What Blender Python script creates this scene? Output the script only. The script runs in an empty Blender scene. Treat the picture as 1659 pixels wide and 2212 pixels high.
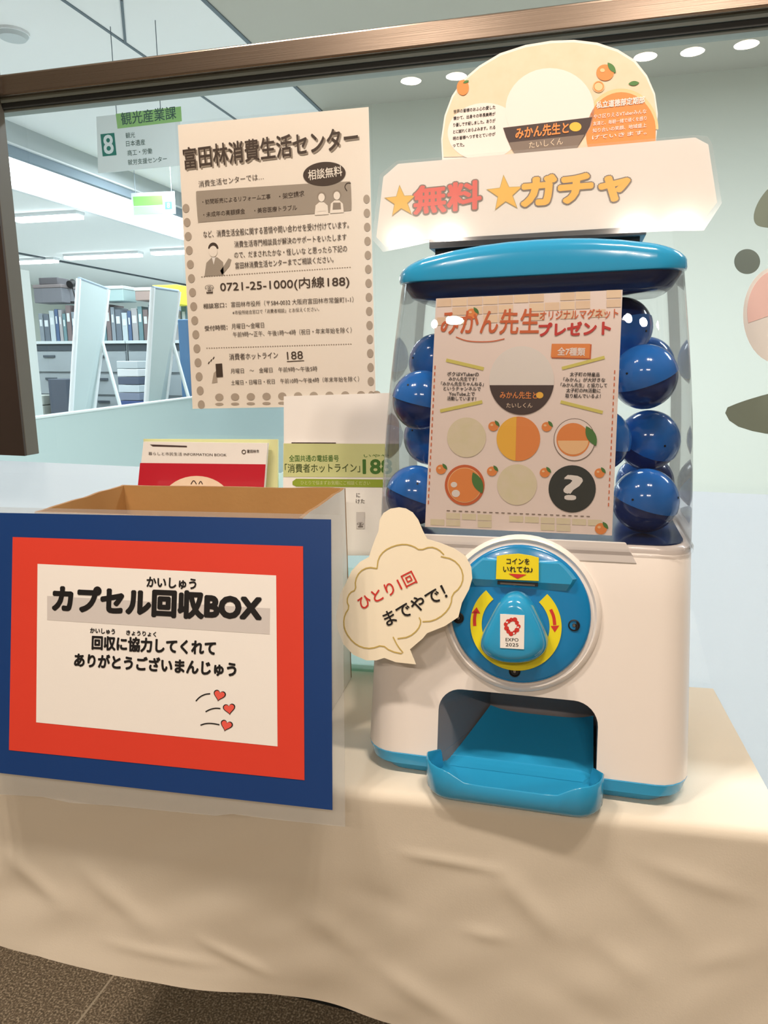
import bpy, bmesh, math, random
from mathutils import Vector, Matrix, noise

S = bpy.context.scene
COL = S.collection
PI = math.pi
random.seed(7)

# ------------------------------------------------------------------ camera, light, exposure
CAM = Vector((0.0, 0.0, 1.16))            # eye height of the photographer; floor is z = 0
FPX = 1534.0                              # focal length in pixels of the 1659 x 2212 frame
YAW, PITCH = math.radians(15.3), math.radians(12.1)
FWD = Vector((-math.sin(YAW) * math.cos(PITCH), math.cos(YAW) * math.cos(PITCH), -math.sin(PITCH)))
RGT = Vector((math.cos(YAW), math.sin(YAW), 0))
UPV = RGT.cross(FWD)
cd = bpy.data.cameras.new('camera')
cam = bpy.data.objects.new('camera', cd)
COL.objects.link(cam)
cam.matrix_world = Matrix(((RGT.x, UPV.x, -FWD.x, CAM.x), (RGT.y, UPV.y, -FWD.y, CAM.y),
                           (RGT.z, UPV.z, -FWD.z, CAM.z), (0, 0, 0, 1)))
cd.sensor_fit = 'VERTICAL'
cd.sensor_height = 36.0
cd.lens = FPX / 2212.0 * 36.0
cd.clip_start = 0.02
cd.clip_end = 60
S.camera = cam

S.view_settings.view_transform = 'Standard'
S.view_settings.look = 'None'
S.view_settings.gamma = 1.0
S.view_settings.use_curve_mapping = False
S.view_settings.exposure = 0.0
S.cycles.transparent_max_bounces = 32
S.cycles.max_bounces = 10
S.cycles.sample_clamp_indirect = 6.0

WORLD_STRENGTH = 0.20
DOWNLIGHT_W = 10.5          # each warm downlight of the hall
DOWNLIGHT_NEAR_W = 11.0
OFFICE_FILL_W = 60.0             # each added fill light under the office ceiling
WARM = (1.0, 0.86, 0.74)
COOL = (0.86, 0.945, 1.0)

w = bpy.data.worlds.new('world')
S.world = w
w.use_nodes = True
w.node_tree.nodes['Background'].inputs[0].default_value = (1.0, 0.93, 0.86, 1)
w.node_tree.nodes['Background'].inputs[1].default_value = WORLD_STRENGTH

ZC = CAM.z
CEIL = ZC + 1.5
GLASS_Y = 1.04


def area(name, loc, sx, sy, power, color, rot=(0, 0, 0), shape='RECTANGLE'):
    l = bpy.data.lights.new(name, 'AREA')
    l.shape = shape
    l.size = sx
    if shape == 'RECTANGLE':
        l.size_y = sy
    l.energy = power
    l.color = color
    o = bpy.data.objects.new(name, l)
    COL.objects.link(o)
    o.location = loc
    o.rotation_euler = rot
    return o


# ------------------------------------------------------------------ helpers
def lin(c):
    c = c / 255.0
    return c / 12.92 if c <= 0.04045 else ((c + 0.055) / 1.055) ** 2.4


MATS = {}


def mat(name, rgb, rough=0.5, metal=0.0, spec=0.5, bump=0.0, bscale=200.0, var=0.0, vscale=8.0, coat=0.0, emit=0.0, two=None):
    if name in MATS:
        return MATS[name]
    m = bpy.data.materials.new(name)
    m.use_nodes = True
    nt = m.node_tree
    b = nt.nodes['Principled BSDF']
    col = tuple(lin(c) for c in rgb) + (1,)
    b.inputs['Base Color'].default_value = col
    b.inputs['Roughness'].default_value = rough
    b.inputs['Metallic'].default_value = metal
    b.inputs['Specular IOR Level'].default_value = spec
    b.inputs['Coat Weight'].default_value = coat
    if emit:
        b.inputs['Emission Color'].default_value = col
        b.inputs['Emission Strength'].default_value = emit
    tc = nt.nodes.new('ShaderNodeTexCoord')
    if var or two:
        n = nt.nodes.new('ShaderNodeTexNoise')
        n.inputs['Scale'].default_value = vscale
        n.inputs['Detail'].default_value = 6
        nt.links.new(tc.outputs['Object'], n.inputs['Vector'])
        mx = nt.nodes.new('ShaderNodeMix')
        mx.data_type = 'RGBA'
        c2 = tuple(lin(c) for c in two) + (1,) if two else tuple(x * (1 - var) for x in col[:3]) + (1,)
        mx.inputs[6].default_value = col
        mx.inputs[7].default_value = c2
        nt.links.new(n.outputs['Fac'], mx.inputs[0])
        nt.links.new(mx.outputs[2], b.inputs['Base Color'])
    if bump:
        n = nt.nodes.new('ShaderNodeTexNoise')
        n.inputs['Scale'].default_value = bscale
        n.inputs['Detail'].default_value = 4
        nt.links.new(tc.outputs['Object'], n.inputs['Vector'])
        bp = nt.nodes.new('ShaderNodeBump')
        bp.inputs['Strength'].default_value = bump
        bp.inputs['Distance'].default_value = 0.002
        nt.links.new(n.outputs['Fac'], bp.inputs['Height'])
        nt.links.new(bp.outputs['Normal'], b.inputs['Normal'])
    MATS[name] = m
    return m


def clear_mat(name, tint=(1, 1, 1), edge=None, rough=0.0, ior=1.45, gain=1.0, milk=0.0):
    """thin clear sheet: see-through with a mirror-like surface reflection by Fresnel"""
    if name in MATS:
        return MATS[name]
    m = bpy.data.materials.new(name)
    m.use_nodes = True
    nt = m.node_tree
    for n in list(nt.nodes):
        nt.nodes.remove(n)
    out = nt.nodes.new('ShaderNodeOutputMaterial')
    tr = nt.nodes.new('ShaderNodeBsdfTransparent')
    tr.inputs[0].default_value = tint + (1,)
    gl = nt.nodes.new('ShaderNodeBsdfGlossy')
    gl.inputs['Roughness'].default_value = rough
    gl.inputs['Color'].default_value = (gain, gain, gain, 1)
    fr = nt.nodes.new('ShaderNodeFresnel')
    ge = nt.nodes.new('ShaderNodeNewGeometry')
    mi = nt.nodes.new('ShaderNodeMix')            # a thin sheet mirrors alike from both sides
    mi.inputs[2].default_value = ior
    mi.inputs[3].default_value = 1.0 / ior
    nt.links.new(ge.outputs['Backfacing'], mi.inputs[0])
    nt.links.new(mi.outputs[0], fr.inputs[0])
    if edge:
        lw = nt.nodes.new('ShaderNodeLayerWeight')
        lw.inputs[0].default_value = 0.18
        mx = nt.nodes.new('ShaderNodeMix')
        mx.data_type = 'RGBA'
        mx.inputs[6].default_value = tint + (1,)
        mx.inputs[7].default_value = edge + (1,)
        nt.links.new(lw.outputs['Fresnel'], mx.inputs[0])
        nt.links.new(mx.outputs[2], tr.inputs[0])
    ms = nt.nodes.new('ShaderNodeMixShader')
    nt.links.new(fr.outputs[0], ms.inputs[0])
    if milk:
        df = nt.nodes.new('ShaderNodeBsdfDiffuse')
        df.inputs[0].default_value = (0.85, 0.85, 0.85, 1)
        mm = nt.nodes.new('ShaderNodeMixShader')
        mm.inputs[0].default_value = milk
        nt.links.new(tr.outputs[0], mm.inputs[1])
        nt.links.new(df.outputs[0], mm.inputs[2])
        nt.links.new(mm.outputs[0], ms.inputs[1])
    else:
        nt.links.new(tr.outputs[0], ms.inputs[1])
    nt.links.new(gl.outputs[0], ms.inputs[2])
    nt.links.new(ms.outputs[0], out.inputs[0])
    MATS[name] = m
    return m


class MB:
    """collects polygons, then builds ONE mesh object"""

    def __init__(self):
        self.v, self.f, self.mi, self.mats = [], [], [], []

    def m(self, material):
        if material not in self.mats:
            self.mats.append(material)
        return self.mats.index(material)

    def add(self, verts, faces, material):
        k, i = len(self.v), self.m(material)
        self.v += [tuple(p) for p in verts]
        for f in faces:
            self.f.append(tuple(k + q for q in f))
            self.mi.append(i)

    def box(self, x0, x1, y0, y1, z0, z1, material, M=None):
        vs = [Vector((x, y, z)) for z in (z0, z1) for y in (y0, y1) for x in (x0, x1)]
        if M is not None:
            vs = [M @ p for p in vs]
        self.add(vs, [(0, 2, 3, 1), (4, 5, 7, 6), (0, 1, 5, 4), (2, 6, 7, 3), (0, 4, 6, 2), (1, 3, 7, 5)], material)

    def tube(self, a, b, r, material, n=12, r2=None, caps=True):
        a, b = Vector(a), Vector(b)
        d = (b - a).normalized()
        u = d.orthogonal().normalized()
        q = d.cross(u)
        r2 = r if r2 is None else r2
        vs = [a + (u * math.cos(2 * PI * i / n) + q * math.sin(2 * PI * i / n)) * r for i in range(n)]
        vs += [b + (u * math.cos(2 * PI * i / n) + q * math.sin(2 * PI * i / n)) * r2 for i in range(n)]
        fs = [(i, (i + 1) % n, n + (i + 1) % n, n + i) for i in range(n)]
        if caps:
            fs += [tuple(range(n - 1, -1, -1)), tuple(range(n, 2 * n))]
        self.add(vs, fs, material)

    def loft(self, rings, material, cap0=True, cap1=True):
        n = len(rings[0])
        vs = [p for r in rings for p in r]
        fs = []
        for k in range(len(rings) - 1):
            for i in range(n):
                j = (i + 1) % n
                fs.append((k * n + i, k * n + j, (k + 1) * n + j, (k + 1) * n + i))
        if cap0:
            fs.append(tuple(range(n - 1, -1, -1)))
        if cap1:
            fs.append(tuple(range((len(rings) - 1) * n, len(rings) * n)))
        self.add(vs, fs, material)

    def prism(self, pts, h0, h1, material):
        """flat outline in the x-y plane, thickness h0..h1 along z"""
        n = len(pts)
        vs = [(p[0], p[1], h0) for p in pts] + [(p[0], p[1], h1) for p in pts]
        fs = [(i, (i + 1) % n, n + (i + 1) % n, n + i) for i in range(n)]
        fs += [tuple(range(n - 1, -1, -1)), tuple(range(n, 2 * n))]
        self.add(vs, fs, material)

    def build(self, name, parent=None, smooth=None, M=None, bevel=0.0, label=None):
        me = bpy.data.meshes.new(name)
        me.from_pydata(self.v, [], self.f)
        for q in self.mats:
            me.materials.append(q)
        for p, i in zip(me.polygons, self.mi):
            p.material_index = i
        me.validate()
        me.update()
        o = bpy.data.objects.new(name, me)
        COL.objects.link(o)
        if parent is not None:
            o.parent = parent
        if M is not None:
            o.matrix_local = M
        if smooth is not None:
            for p in me.polygons:
                p.use_smooth = True
            try:
                me.set_sharp_from_angle(angle=math.radians(smooth))
            except Exception:
                pass
        if bevel:
            md = o.modifiers.new('bevel', 'BEVEL')
            md.width = bevel
            md.segments = 3
            md.limit_method = 'ANGLE'
            md.angle_limit = math.radians(40)
        if label:
            o['label'] = label
        return o


def tag(o, label, cat, group=None, kind=None):
    o['label'] = label
    o['category'] = cat
    if group:
        o['group'] = group
    if kind:
        o['kind'] = kind
    return o


def empty(name, M, label, cat, group=None):
    o = bpy.data.objects.new(name, None)
    COL.objects.link(o)
    o.empty_display_size = 0.05
    o.matrix_world = M if isinstance(M, Matrix) else Matrix.Translation(Vector(M))
    return tag(o, label, cat, group)


def struct(o, label=None):
    o['kind'] = 'structure'
    if label:
        o['label'] = label
    return o


def frame(O, ex, ey):
    ex = Vector(ex).normalized()
    ey = Vector(ey)
    ey = (ey - ex * ey.dot(ex)).normalized()
    en = ex.cross(ey)
    O = Vector(O)
    return Matrix(((ex.x, ey.x, en.x, O.x), (ex.y, ey.y, en.y, O.y), (ex.z, ey.z, en.z, O.z), (0, 0, 0, 1)))


def ray(x, y):
    return FWD + RGT * ((x - 829.5) / FPX) - UPV * ((y - 1106.0) / FPX)


def onplane(x, y, P, n):
    r = ray(x, y)
    return CAM + r * ((Vector(P) - CAM).dot(n) / r.dot(n))


def onY(x, y, Y):
    return onplane(x, y, (0, Y, 0), Vector((0, 1, 0)))


_glyph = {}


def glyphs(body, bold=0.0, spacing=1.0):
    key = (body, bold, spacing)
    if key in _glyph:
        return _glyph[key]
    c = bpy.data.curves.new('lettering_curve', 'FONT')
    c.body = body
    c.resolution_u = 3
    c.space_character = spacing
    c.fill_mode = 'BOTH'
    c.dimensions = '2D'
    o = bpy.data.objects.new('lettering_curve', c)
    COL.objects.link(o)
    dg = bpy.context.evaluated_depsgraph_get()
    me = bpy.data.meshes.new_from_object(o.evaluated_get(dg))
    vs = [(v.co.x, v.co.y, 0) for v in me.vertices]
    fs = [tuple(p.vertices) for p in me.polygons]
    if bold > 0:                                   # heavier strokes: shifted copies of the outline
        n0, v0, f0_ = len(vs), list(vs), list(fs)
        k = 4 if bold < 0.03 else (8 if bold < 0.06 else 12)
        for j in range(k):
            dx, dy = bold * math.cos(2 * PI * (j + .5) / k), bold * math.sin(2 * PI * (j + .5) / k)
            vs += [(x + dx, y + dy, j + 1) for x, y, _ in v0]
            fs += [tuple(q + n0 * (j + 1) for q in f) for f in f0_]
    bpy.data.objects.remove(o)
    bpy.data.curves.remove(c)
    bpy.data.meshes.remove(me)
    _glyph[key] = (vs, fs)
    return vs, fs


class Sheet:
    """a flat printed thing: local x right, y up, z towards the viewer"""

    def __init__(self, M, name=None, label=None, cat=None, group=None, root=None):
        self.M = M
        self.I = M.inverted()
        self.root = root if root is not None else empty(name, M, label, cat, group)
        self.P = M.translation.copy()
        self.n = (M.to_3x3() @ Vector((0, 0, 1)))
        self.h0 = 0.0
        self.ink = None

    def p(self, x, y):
        q = self.I @ onplane(x, y, self.P, self.n)
        return Vector((q.x, q.y))

    def begin(self):
        self.ink = MB()

    def end(self, name, M=None, label=None, parent=None):
        if not self.ink.v:
            return None
        o = self.ink.build(name, parent or self.root, M=M, label=label)
        self.ink = None
        return o

    def z(self, lv):
        return self.h0 + 0.0003 + 0.00022 * lv

    def flat(self, pts, material, lv=1, px=True):
        if px:
            pts = [self.p(*q) for q in pts]
        n = len(pts)
        self.ink.add([(q[0], q[1], self.z(lv)) for q in pts], [tuple(range(n))], material)

    def ell(self, cx, cy, rx, ry, material, lv=1, rot=0.0, n=40, a0=0.0, a1=360.0):
        pts = []
        full = abs(a1 - a0) >= 359.9
        for i in range(n if full else n + 1):
            t = math.radians(a0 + (a1 - a0) * i / n)
            u, v = rx * math.cos(t), -ry * math.sin(t)
            pts.append((cx + u * math.cos(rot) - v * math.sin(rot), cy + u * math.sin(rot) + v * math.cos(rot)))
        # image y runs down: reverse keeps the face towards the viewer
        self.flat(pts, material, lv)

    def ring(self, cx, cy, rx, ry, wd, material, lv=1, a0=0.0, a1=360.0, n=48):
        pts = [(cx + rx * math.cos(math.radians(a0 + (a1 - a0) * i / n)), cy - ry * math.sin(math.radians(a0 + (a1 - a0) * i / n))) for i in range(n + 1)]
        self.stroke(pts, wd, material, lv)

    def stroke(self, pts, wd, material, lv=1, px=True):
        """ribbon along a polyline, width in photo pixels"""
        q = [self.p(*a) for a in pts]
        k = (self.p(pts[0][0] + 10, pts[0][1]) - self.p(*pts[0])).length / 10.0
        hw = wd * k / 2
        vs, fs = [], []
        for i, a in enumerate(q):
            d = (q[min(i + 1, len(q) - 1)] - q[max(i - 1, 0)])
            d = d.normalized() if d.length > 1e-9 else Vector((1, 0))
            nn = Vector((-d.y, d.x)) * hw
            vs += [(a.x - nn.x, a.y - nn.y, self.z(lv)), (a.x + nn.x, a.y + nn.y, self.z(lv))]
        for i in range(len(q) - 1):
            fs.append((2 * i, 2 * i + 2, 2 * i + 3, 2 * i + 1))
        self.ink.add(vs, fs, material)

    def dashes(self, a, b, n, wd, material, lv=1, duty=0.55):
        for i in range(n):
            t0, t1 = i / n, (i + duty) / n
            self.stroke([(a[0] + (b[0] - a[0]) * t0, a[1] + (b[1] - a[1]) * t0), (a[0] + (b[0] - a[0]) * t1, a[1] + (b[1] - a[1]) * t1)], wd, material, lv)

    def text(self, s, x0, y0, x1, y1, material, bold=0.0, lv=2, h=None, spacing=1.0, shift=(0, 0), ref=None):
        """lettering whose ink runs from (x0,y0) to (x1,y1) on the photo, standing on the sheet"""
        vs, fs = glyphs(s, bold, spacing)
        if not vs:
            return
        rv = glyphs(ref if ref else s, 0.0 if ref is None else 0.0, spacing)[0]
        bx0, bx1 = min(a[0] for a in rv), max(a[0] for a in rv)
        by0, by1 = min(a[1] for a in rv), max(a[1] for a in rv)
        A, B = self.p(x0 + shift[0], y0 + shift[1]), self.p(x1 + shift[0], y1 + shift[1])
        d = B - A
        sx = d.length / (bx1 - bx0)
        sy = sx
        if h:
            H = (self.p(x0, y0 - h) - self.p(x0, y0)).length
            sy = H / (by1 - by0)
        e = d.normalized()
        f = Vector((-e.y, e.x))
        out = []
        for (x, y, j) in vs:
            q = A + e * ((x - bx0) * sx) + f * ((y - by0) * sy)
            out.append((q.x, q.y, self.z(lv) + 1.2e-5 * j))
        self.ink.add(out, fs, material)

    def star(self, cx, cy, r, material, lv=2, rot=0.0, grow=1.0):
        pts = []
        for i in range(10):
            t = math.radians(90 + 36 * i) + rot
            k = r * grow * (1 if i % 2 == 0 else 0.42)
            pts.append((cx + k * math.cos(t), cy - k * math.sin(t)))
        c = self.p(cx, cy)
        q = [self.p(*a) for a in pts]
        self.ink.add([(c.x, c.y, self.z(lv))] + [(a.x, a.y, self.z(lv)) for a in q], [(0, 1 + i, 1 + (i + 1) % 10) for i in range(10)], material)

    def orange(self, cx, cy, r, lv=3):
        self.ell(cx, cy, r, r * 0.93, M_orange, lv, n=20)
        self.ell(cx - r * 0.3, cy - r * 0.25, r * 0.28, r * 0.22, M_orange_l, lv + 1, n=12)
        self.leaf(cx + r * 0.75, cy - r * 0.55, r * 0.75, 0.9, lv + 1)

    def leaf(self, cx, cy, r, rot, lv=3, material=None):
        pts = []
        for i in range(9):
            t = -1 + 2 * i / 8
            pts.append((t, 0.42 * (1 - t * t)))
        for i in range(1, 8):
            t = 1 - 2 * i / 8
            pts.append((t, -0.42 * (1 - t * t)))
        c, s_ = math.cos(rot), math.sin(rot)
        self.flat([(cx + r * (a * c - b * s_), cy + r * (a * s_ + b * c)) for a, b in pts], material or M_leaf, lv)

    def paper(self, pts, material, thick=0.0006, name='sheet', px=True, h=0.0, label=None):
        if px:
            pts = [self.p(*q) for q in pts]
        mb = MB()
        mb.prism(pts, h - thick, h, material)
        return mb.build(name, self.root, label=label)


def rrect(hw, y0, y1, r, z, cx=0.0, n=6, zf=None):
    """rounded rectangle ring in plan, x centred, from y0 to y1"""
    r = min(r, hw * 0.98, (y1 - y0) / 2 * 0.98)
    pts = []
    for (ax, ay, t0) in ((hw - r, y0 + r, -90), (hw - r, y1 - r, 0), (-hw + r, y1 - r, 90), (-hw + r, y0 + r, 180)):
        for i in range(n + 1):
            t = math.radians(t0 + 90 * i / n)
            pts.append((cx + ax + r * math.cos(t), ay + r * math.sin(t)))
    # extra points on the long straight sides keep the arch smooth
    out = []
    m = len(pts)
    for i in range(m):
        a, b = pts[i], pts[(i + 1) % m]
        out.append(a)
        if math.hypot(a[0] - b[0], a[1] - b[1]) > 0.04:
            k = 8
            for j in range(1, k):
                out.append((a[0] + (b[0] - a[0]) * j / k, a[1] + (b[1] - a[1]) * j / k))
    return [(a, b, z if zf is None else z + zf(a, b)) for a, b in out]


def smooth_poly(pts, it=2):
    for _ in range(it):
        o = []
        n = len(pts)
        for i in range(n):
            a, b = pts[i], pts[(i + 1) % n]
            o.append((a[0] * .75 + b[0] * .25, a[1] * .75 + b[1] * .25))
            o.append((a[0] * .25 + b[0] * .75, a[1] * .25 + b[1] * .75))
        pts = o
    return pts


def smooth_line(pts, it=2):
    for _ in range(it):
        o = [pts[0]]
        for a, b in zip(pts[:-1], pts[1:]):
            o.append((a[0] * .75 + b[0] * .25, a[1] * .75 + b[1] * .25))
            o.append((a[0] * .25 + b[0] * .75, a[1] * .25 + b[1] * .75))
        o.append(pts[-1])
        pts = o
    return pts


# ------------------------------------------------------------------ materials
M_white = mat('white_paper', (240, 236, 230), 0.55, bump=0.03, bscale=900)
M_cream = mat('cream_paper', (244, 233, 208), 0.6, bump=0.03, bscale=900)
M_sepia = mat('sepia_paper', (243, 234, 221), 0.5, bump=0.03, bscale=900)
M_ink = mat('black_ink', (16, 12, 12), 0.5)
M_sink = mat('sepia_ink', (70, 56, 46), 0.5)
M_sink2 = mat('sepia_ink_pale', (150, 138, 124), 0.5)
M_sband = mat('sepia_band', (163, 152, 138), 0.5)
M_sdot = mat('sepia_dots', (178, 164, 148), 0.5)
M_red = mat('red_paper', (222, 62, 42), 0.5, var=0.06)
M_blue = mat('navy_blue_paper', (8, 58, 122), 0.45, var=0.1)
M_tape = mat('grey_tape_print', (208, 202, 198), 0.5)
M_orange = mat('orange_ink', (240, 146, 72), 0.5)
M_orange_l = mat('pale_orange_ink', (250, 205, 150), 0.5)
M_orange_d = mat('deep_orange_ink', (214, 104, 52), 0.5)
M_redink = mat('red_ink', (205, 48, 40), 0.5)
M_coral = mat('coral_ink', (232, 92, 78), 0.5)
M_yellow = mat('golden_yellow_ink', (250, 194, 66), 0.5)
M_gold = mat('olive_gold_ink', (196, 170, 92), 0.5)
M_lemon = mat('lemon_bar_ink', (222, 214, 110), 0.5)
M_leaf = mat('leaf_green_ink', (74, 128, 58), 0.5)
M_greyink = mat('grey_ink', (128, 112, 100), 0.5)
M_brown = mat('dark_brown_ink', (66, 48, 44), 0.5)
M_dkgreen = mat('black_green_ink', (36, 44, 40), 0.5)
M_beige = mat('beige_ink', (236, 214, 186), 0.5)
M_peach = mat('peach_print', (236, 206, 172), 0.5, two=(244, 222, 196), vscale=60)
M_cdisc = mat('pale_lime_print', (226, 220, 178), 0.5, two=(238, 226, 204), vscale=90)
M_pink = mat('pale_pink_print', (248, 234, 226), 0.5)
M_soft = mat('soft_peach_print', (246, 222, 190), 0.5)
M_lblue = mat('turquoise_plastic', (44, 156, 206), 0.16, coat=0.4)
M_dial = mat('dial_blue_plastic', (14, 126, 186), 0.2, coat=0.4)
M_navy = mat('navy_plastic', (30, 48, 92), 0.15)
M_body = mat('white_plastic', (240, 232, 224), 0.28, coat=0.2)
M_ledge = mat('pale_grey_plastic', (206, 200, 196), 0.35)
M_cavity = mat('shaded_chute_grey', (142, 136, 136), 0.45)  # inner chute grey, darkened to carry the shade inside
M_dark = mat('dark_slot', (18, 18, 20), 0.5)
M_chrome = mat('screw_metal', (150, 150, 150), 0.25, metal=1.0)
M_yel = mat('yellow_label', (236, 218, 30), 0.4)
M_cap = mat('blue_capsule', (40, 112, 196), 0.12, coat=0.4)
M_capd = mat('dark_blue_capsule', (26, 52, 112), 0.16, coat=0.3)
M_card = mat('cardboard', (196, 152, 94), 0.75, bump=0.15, bscale=120, two=(182, 138, 82), vscale=14)
M_cardedge = mat('cardboard_edge', (150, 112, 72), 0.8, bump=0.5, bscale=400)
M_wrap = mat('white_wrap', (226, 218, 206), 0.4, bump=0.12, bscale=30)
M_slab = mat('grey_brown_metal', (176, 166, 162), 0.35, metal=0.1, two=(136, 122, 118), vscale=40)
M_steel = mat('brushed_steel', (158, 142, 128), 0.26, metal=1.0)
M_gasket = mat('black_rubber', (24, 28, 26), 0.6)
M_strip = mat('grey_green_strip', (128, 138, 132), 0.4)
M_board = mat('dark_brown_board', (58, 46, 40), 0.45, two=(50, 40, 34), vscale=5)
M_boardside = mat('lit_board_side', (92, 88, 80), 0.45)  # board side coloured lighter for the light falling on it
M_film = clear_mat('clear_film', (0.99, 0.99, 0.99), ior=1.25, rough=0.03)
M_film_m = clear_mat('clear_film_margin', (0.93, 0.94, 0.94), ior=1.4, rough=0.03, milk=0.12)
M_film_b = clear_mat('soft_gloss_film', (0.99, 0.99, 0.99), ior=1.35, rough=0.10, milk=0.05)
M_glass = clear_mat('partition_glass', (0.96, 0.98, 0.98), ior=1.5)
M_dome = clear_mat('clear_dome_plastic', (0.975, 0.975, 0.98), edge=(0.42, 0.40, 0.40), ior=1.42)
M_acry = clear_mat('clear_acrylic', (0.90, 0.95, 0.92), edge=(0.55, 0.72, 0.62), ior=1.4)

# brushed streaks on the rail
nt = M_steel.node_tree
tc = nt.nodes.new('ShaderNodeTexCoord')
mp = nt.nodes.new('ShaderNodeMapping')
mp.inputs['Scale'].default_value = (1.0, 420, 420)
nz = nt.nodes.new('ShaderNodeTexNoise')
nz.inputs['Scale'].default_value = 3
bp = nt.nodes.new('ShaderNodeBump')
bp.inputs['Strength'].default_value = 0.10
bp.inputs['Distance'].default_value = 0.001
nt.links.new(tc.outputs['Object'], mp.inputs['Vector'])
nt.links.new(mp.outputs['Vector'], nz.inputs['Vector'])
nt.links.new(nz.outputs['Fac'], bp.inputs['Height'])
nt.links.new(bp.outputs['Normal'], nt.nodes['Principled BSDF'].inputs['Normal'])

# frosted film: scatters the office light
M_frost = bpy.data.materials.new('frosted_film')
M_frost.use_nodes = True
nt = M_frost.node_tree
for n in list(nt.nodes):
    nt.nodes.remove(n)
out = nt.nodes.new('ShaderNodeOutputMaterial')
tl = nt.nodes.new('ShaderNodeBsdfTranslucent')
tl.inputs[0].default_value = (0.68, 0.69, 0.72, 1)
df = nt.nodes.new('ShaderNodeBsdfDiffuse')
df.inputs[0].default_value = (0.64, 0.67, 0.71, 1)
gl = nt.nodes.new('ShaderNodeBsdfGlossy')
gl.inputs['Roughness'].default_value = 0.03
fr = nt.nodes.new('ShaderNodeFresnel')
m1 = nt.nodes.new('ShaderNodeMixShader')
m1.inputs[0].default_value = 0.38
m2 = nt.nodes.new('ShaderNodeMixShader')
nt.links.new(tl.outputs[0], m1.inputs[1])
nt.links.new(df.outputs[0], m1.inputs[2])
nt.links.new(fr.outputs[0], m2.inputs[0])
nt.links.new(m1.outputs[0], m2.inputs[1])
nt.links.new(gl.outputs[0], m2.inputs[2])
nt.links.new(m2.outputs[0], out.inputs[0])

# dark speckled stone tiles with pale joints
M_floor = bpy.data.materials.new('speckled_stone_tiles')
M_floor.use_nodes = True
nt = M_floor.node_tree
b = nt.nodes['Principled BSDF']
b.inputs['Roughness'].default_value = 0.38
tc = nt.nodes.new('ShaderNodeTexCoord')
vo = nt.nodes.new('ShaderNodeTexNoise')
vo.inputs['Scale'].default_value = 260
vo.inputs['Detail'].default_value = 3
rp = nt.nodes.new('ShaderNodeValToRGB')
rp.color_ramp.elements[0].position = 0.38
rp.color_ramp.elements[0].color = (lin(104), lin(92), lin(76), 1)
rp.color_ramp.elements[1].position = 0.66
rp.color_ramp.elements[1].color = (lin(198), lin(182), lin(156), 1)
e = rp.color_ramp.elements.new(0.52)
e.color = (lin(140), lin(124), lin(102), 1)
nt.links.new(tc.outputs['Object'], vo.inputs['Vector'])
nt.links.new(vo.outputs['Fac'], rp.inputs['Fac'])
br = nt.nodes.new('ShaderNodeTexBrick')
br.offset = 0.0
br.inputs['Scale'].default_value = 1.0
br.inputs['Brick Width'].default_value = 0.6
br.inputs['Row Height'].default_value = 0.6
br.inputs['Mortar Size'].default_value = 0.0022
br.inputs['Mortar Smooth'].default_value = 0.1
mpf = nt.nodes.new('ShaderNodeMapping')
mpf.inputs['Location'].default_value = (0.806, 0.12, 0)
nt.links.new(tc.outputs['Object'], mpf.inputs['Vector'])
nt.links.new(mpf.outputs['Vector'], br.inputs['Vector'])
mx = nt.nodes.new('ShaderNodeMix')
mx.data_type = 'RGBA'
mx.inputs[7].default_value = (lin(196), lin(182), lin(158), 1)
nt.links.new(br.outputs['Fac'], mx.inputs[0])
nt.links.new(rp.outputs['Color'], mx.inputs[6])
nt.links.new(mx.outputs[2], b.inputs['Base Color'])

M_hallceil = mat('hall_ceiling_paint', (214, 206, 196), 0.9)
M_hallwall = mat('hall_wall_paint', (176, 160, 142), 0.9, bump=0.05, bscale=60)
M_ofceil = mat('office_ceiling_paint', (240, 242, 242), 0.9, bump=0.03, bscale=40)
M_ofceil2 = mat('office_ceiling_dimmer_light', (188, 186, 176), 0.9, bump=0.03, bscale=40)  # warm grey tint stands in for the different light on this side
M_ofwall = mat('grey_green_wall_paint', (222, 226, 216), 0.85, bump=0.03, bscale=40)
M_seam = mat('seam_grey', (110, 122, 130), 0.8)
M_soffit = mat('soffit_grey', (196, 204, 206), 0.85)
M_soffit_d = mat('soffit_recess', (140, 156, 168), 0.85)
M_lamp = mat('lamp_glow', (238, 250, 255), 0.5, emit=7.0)
M_lampbody = mat('lamp_white_metal', (232, 236, 238), 0.5)
M_cab = mat('grey_cabinet', (150, 160, 164), 0.45, var=0.08)
M_cabd = mat('cabinet_gap', (66, 76, 84), 0.6)
M_counter = mat('pale_blue_grey_laminate', (186, 206, 206), 0.5, bump=0.02, bscale=30)
M_pwhite = mat('white_panel', (226, 236, 236), 0.4)

# ------------------------------------------------------------------ setting: floor, ceilings, walls
mb = MB()
mb.box(-9.5, 4.5, -4.0, GLASS_Y, -0.05, 0.0, M_floor)
struct(mb.build('floor'), 'dark speckled stone tile floor')
mb = MB()
mb.box(-9.5, 4.5, GLASS_Y + 0.001, 13.0, -0.05, 0.0, mat('office_vinyl_floor', (214, 216, 212), 0.6, var=0.05))
struct(mb.build('floor_office'), 'pale office floor')

mb = MB()
mb.box(-5.5, 4.5, -4.0, GLASS_Y - 0.12, CEIL, CEIL + 0.05, M_hallceil)
struct(mb.build('ceiling'), 'pale hall ceiling')
mb = MB()
mb.box(-5.5, 4.5, -4.1, -4.0, 0, CEIL, M_hallwall)
struct(mb.build('wall_back'))
mb = MB()
mb.box(4.5, 4.6, -4.0, 13, 0, CEIL, M_hallwall)
struct(mb.build('wall_right'))

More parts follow.
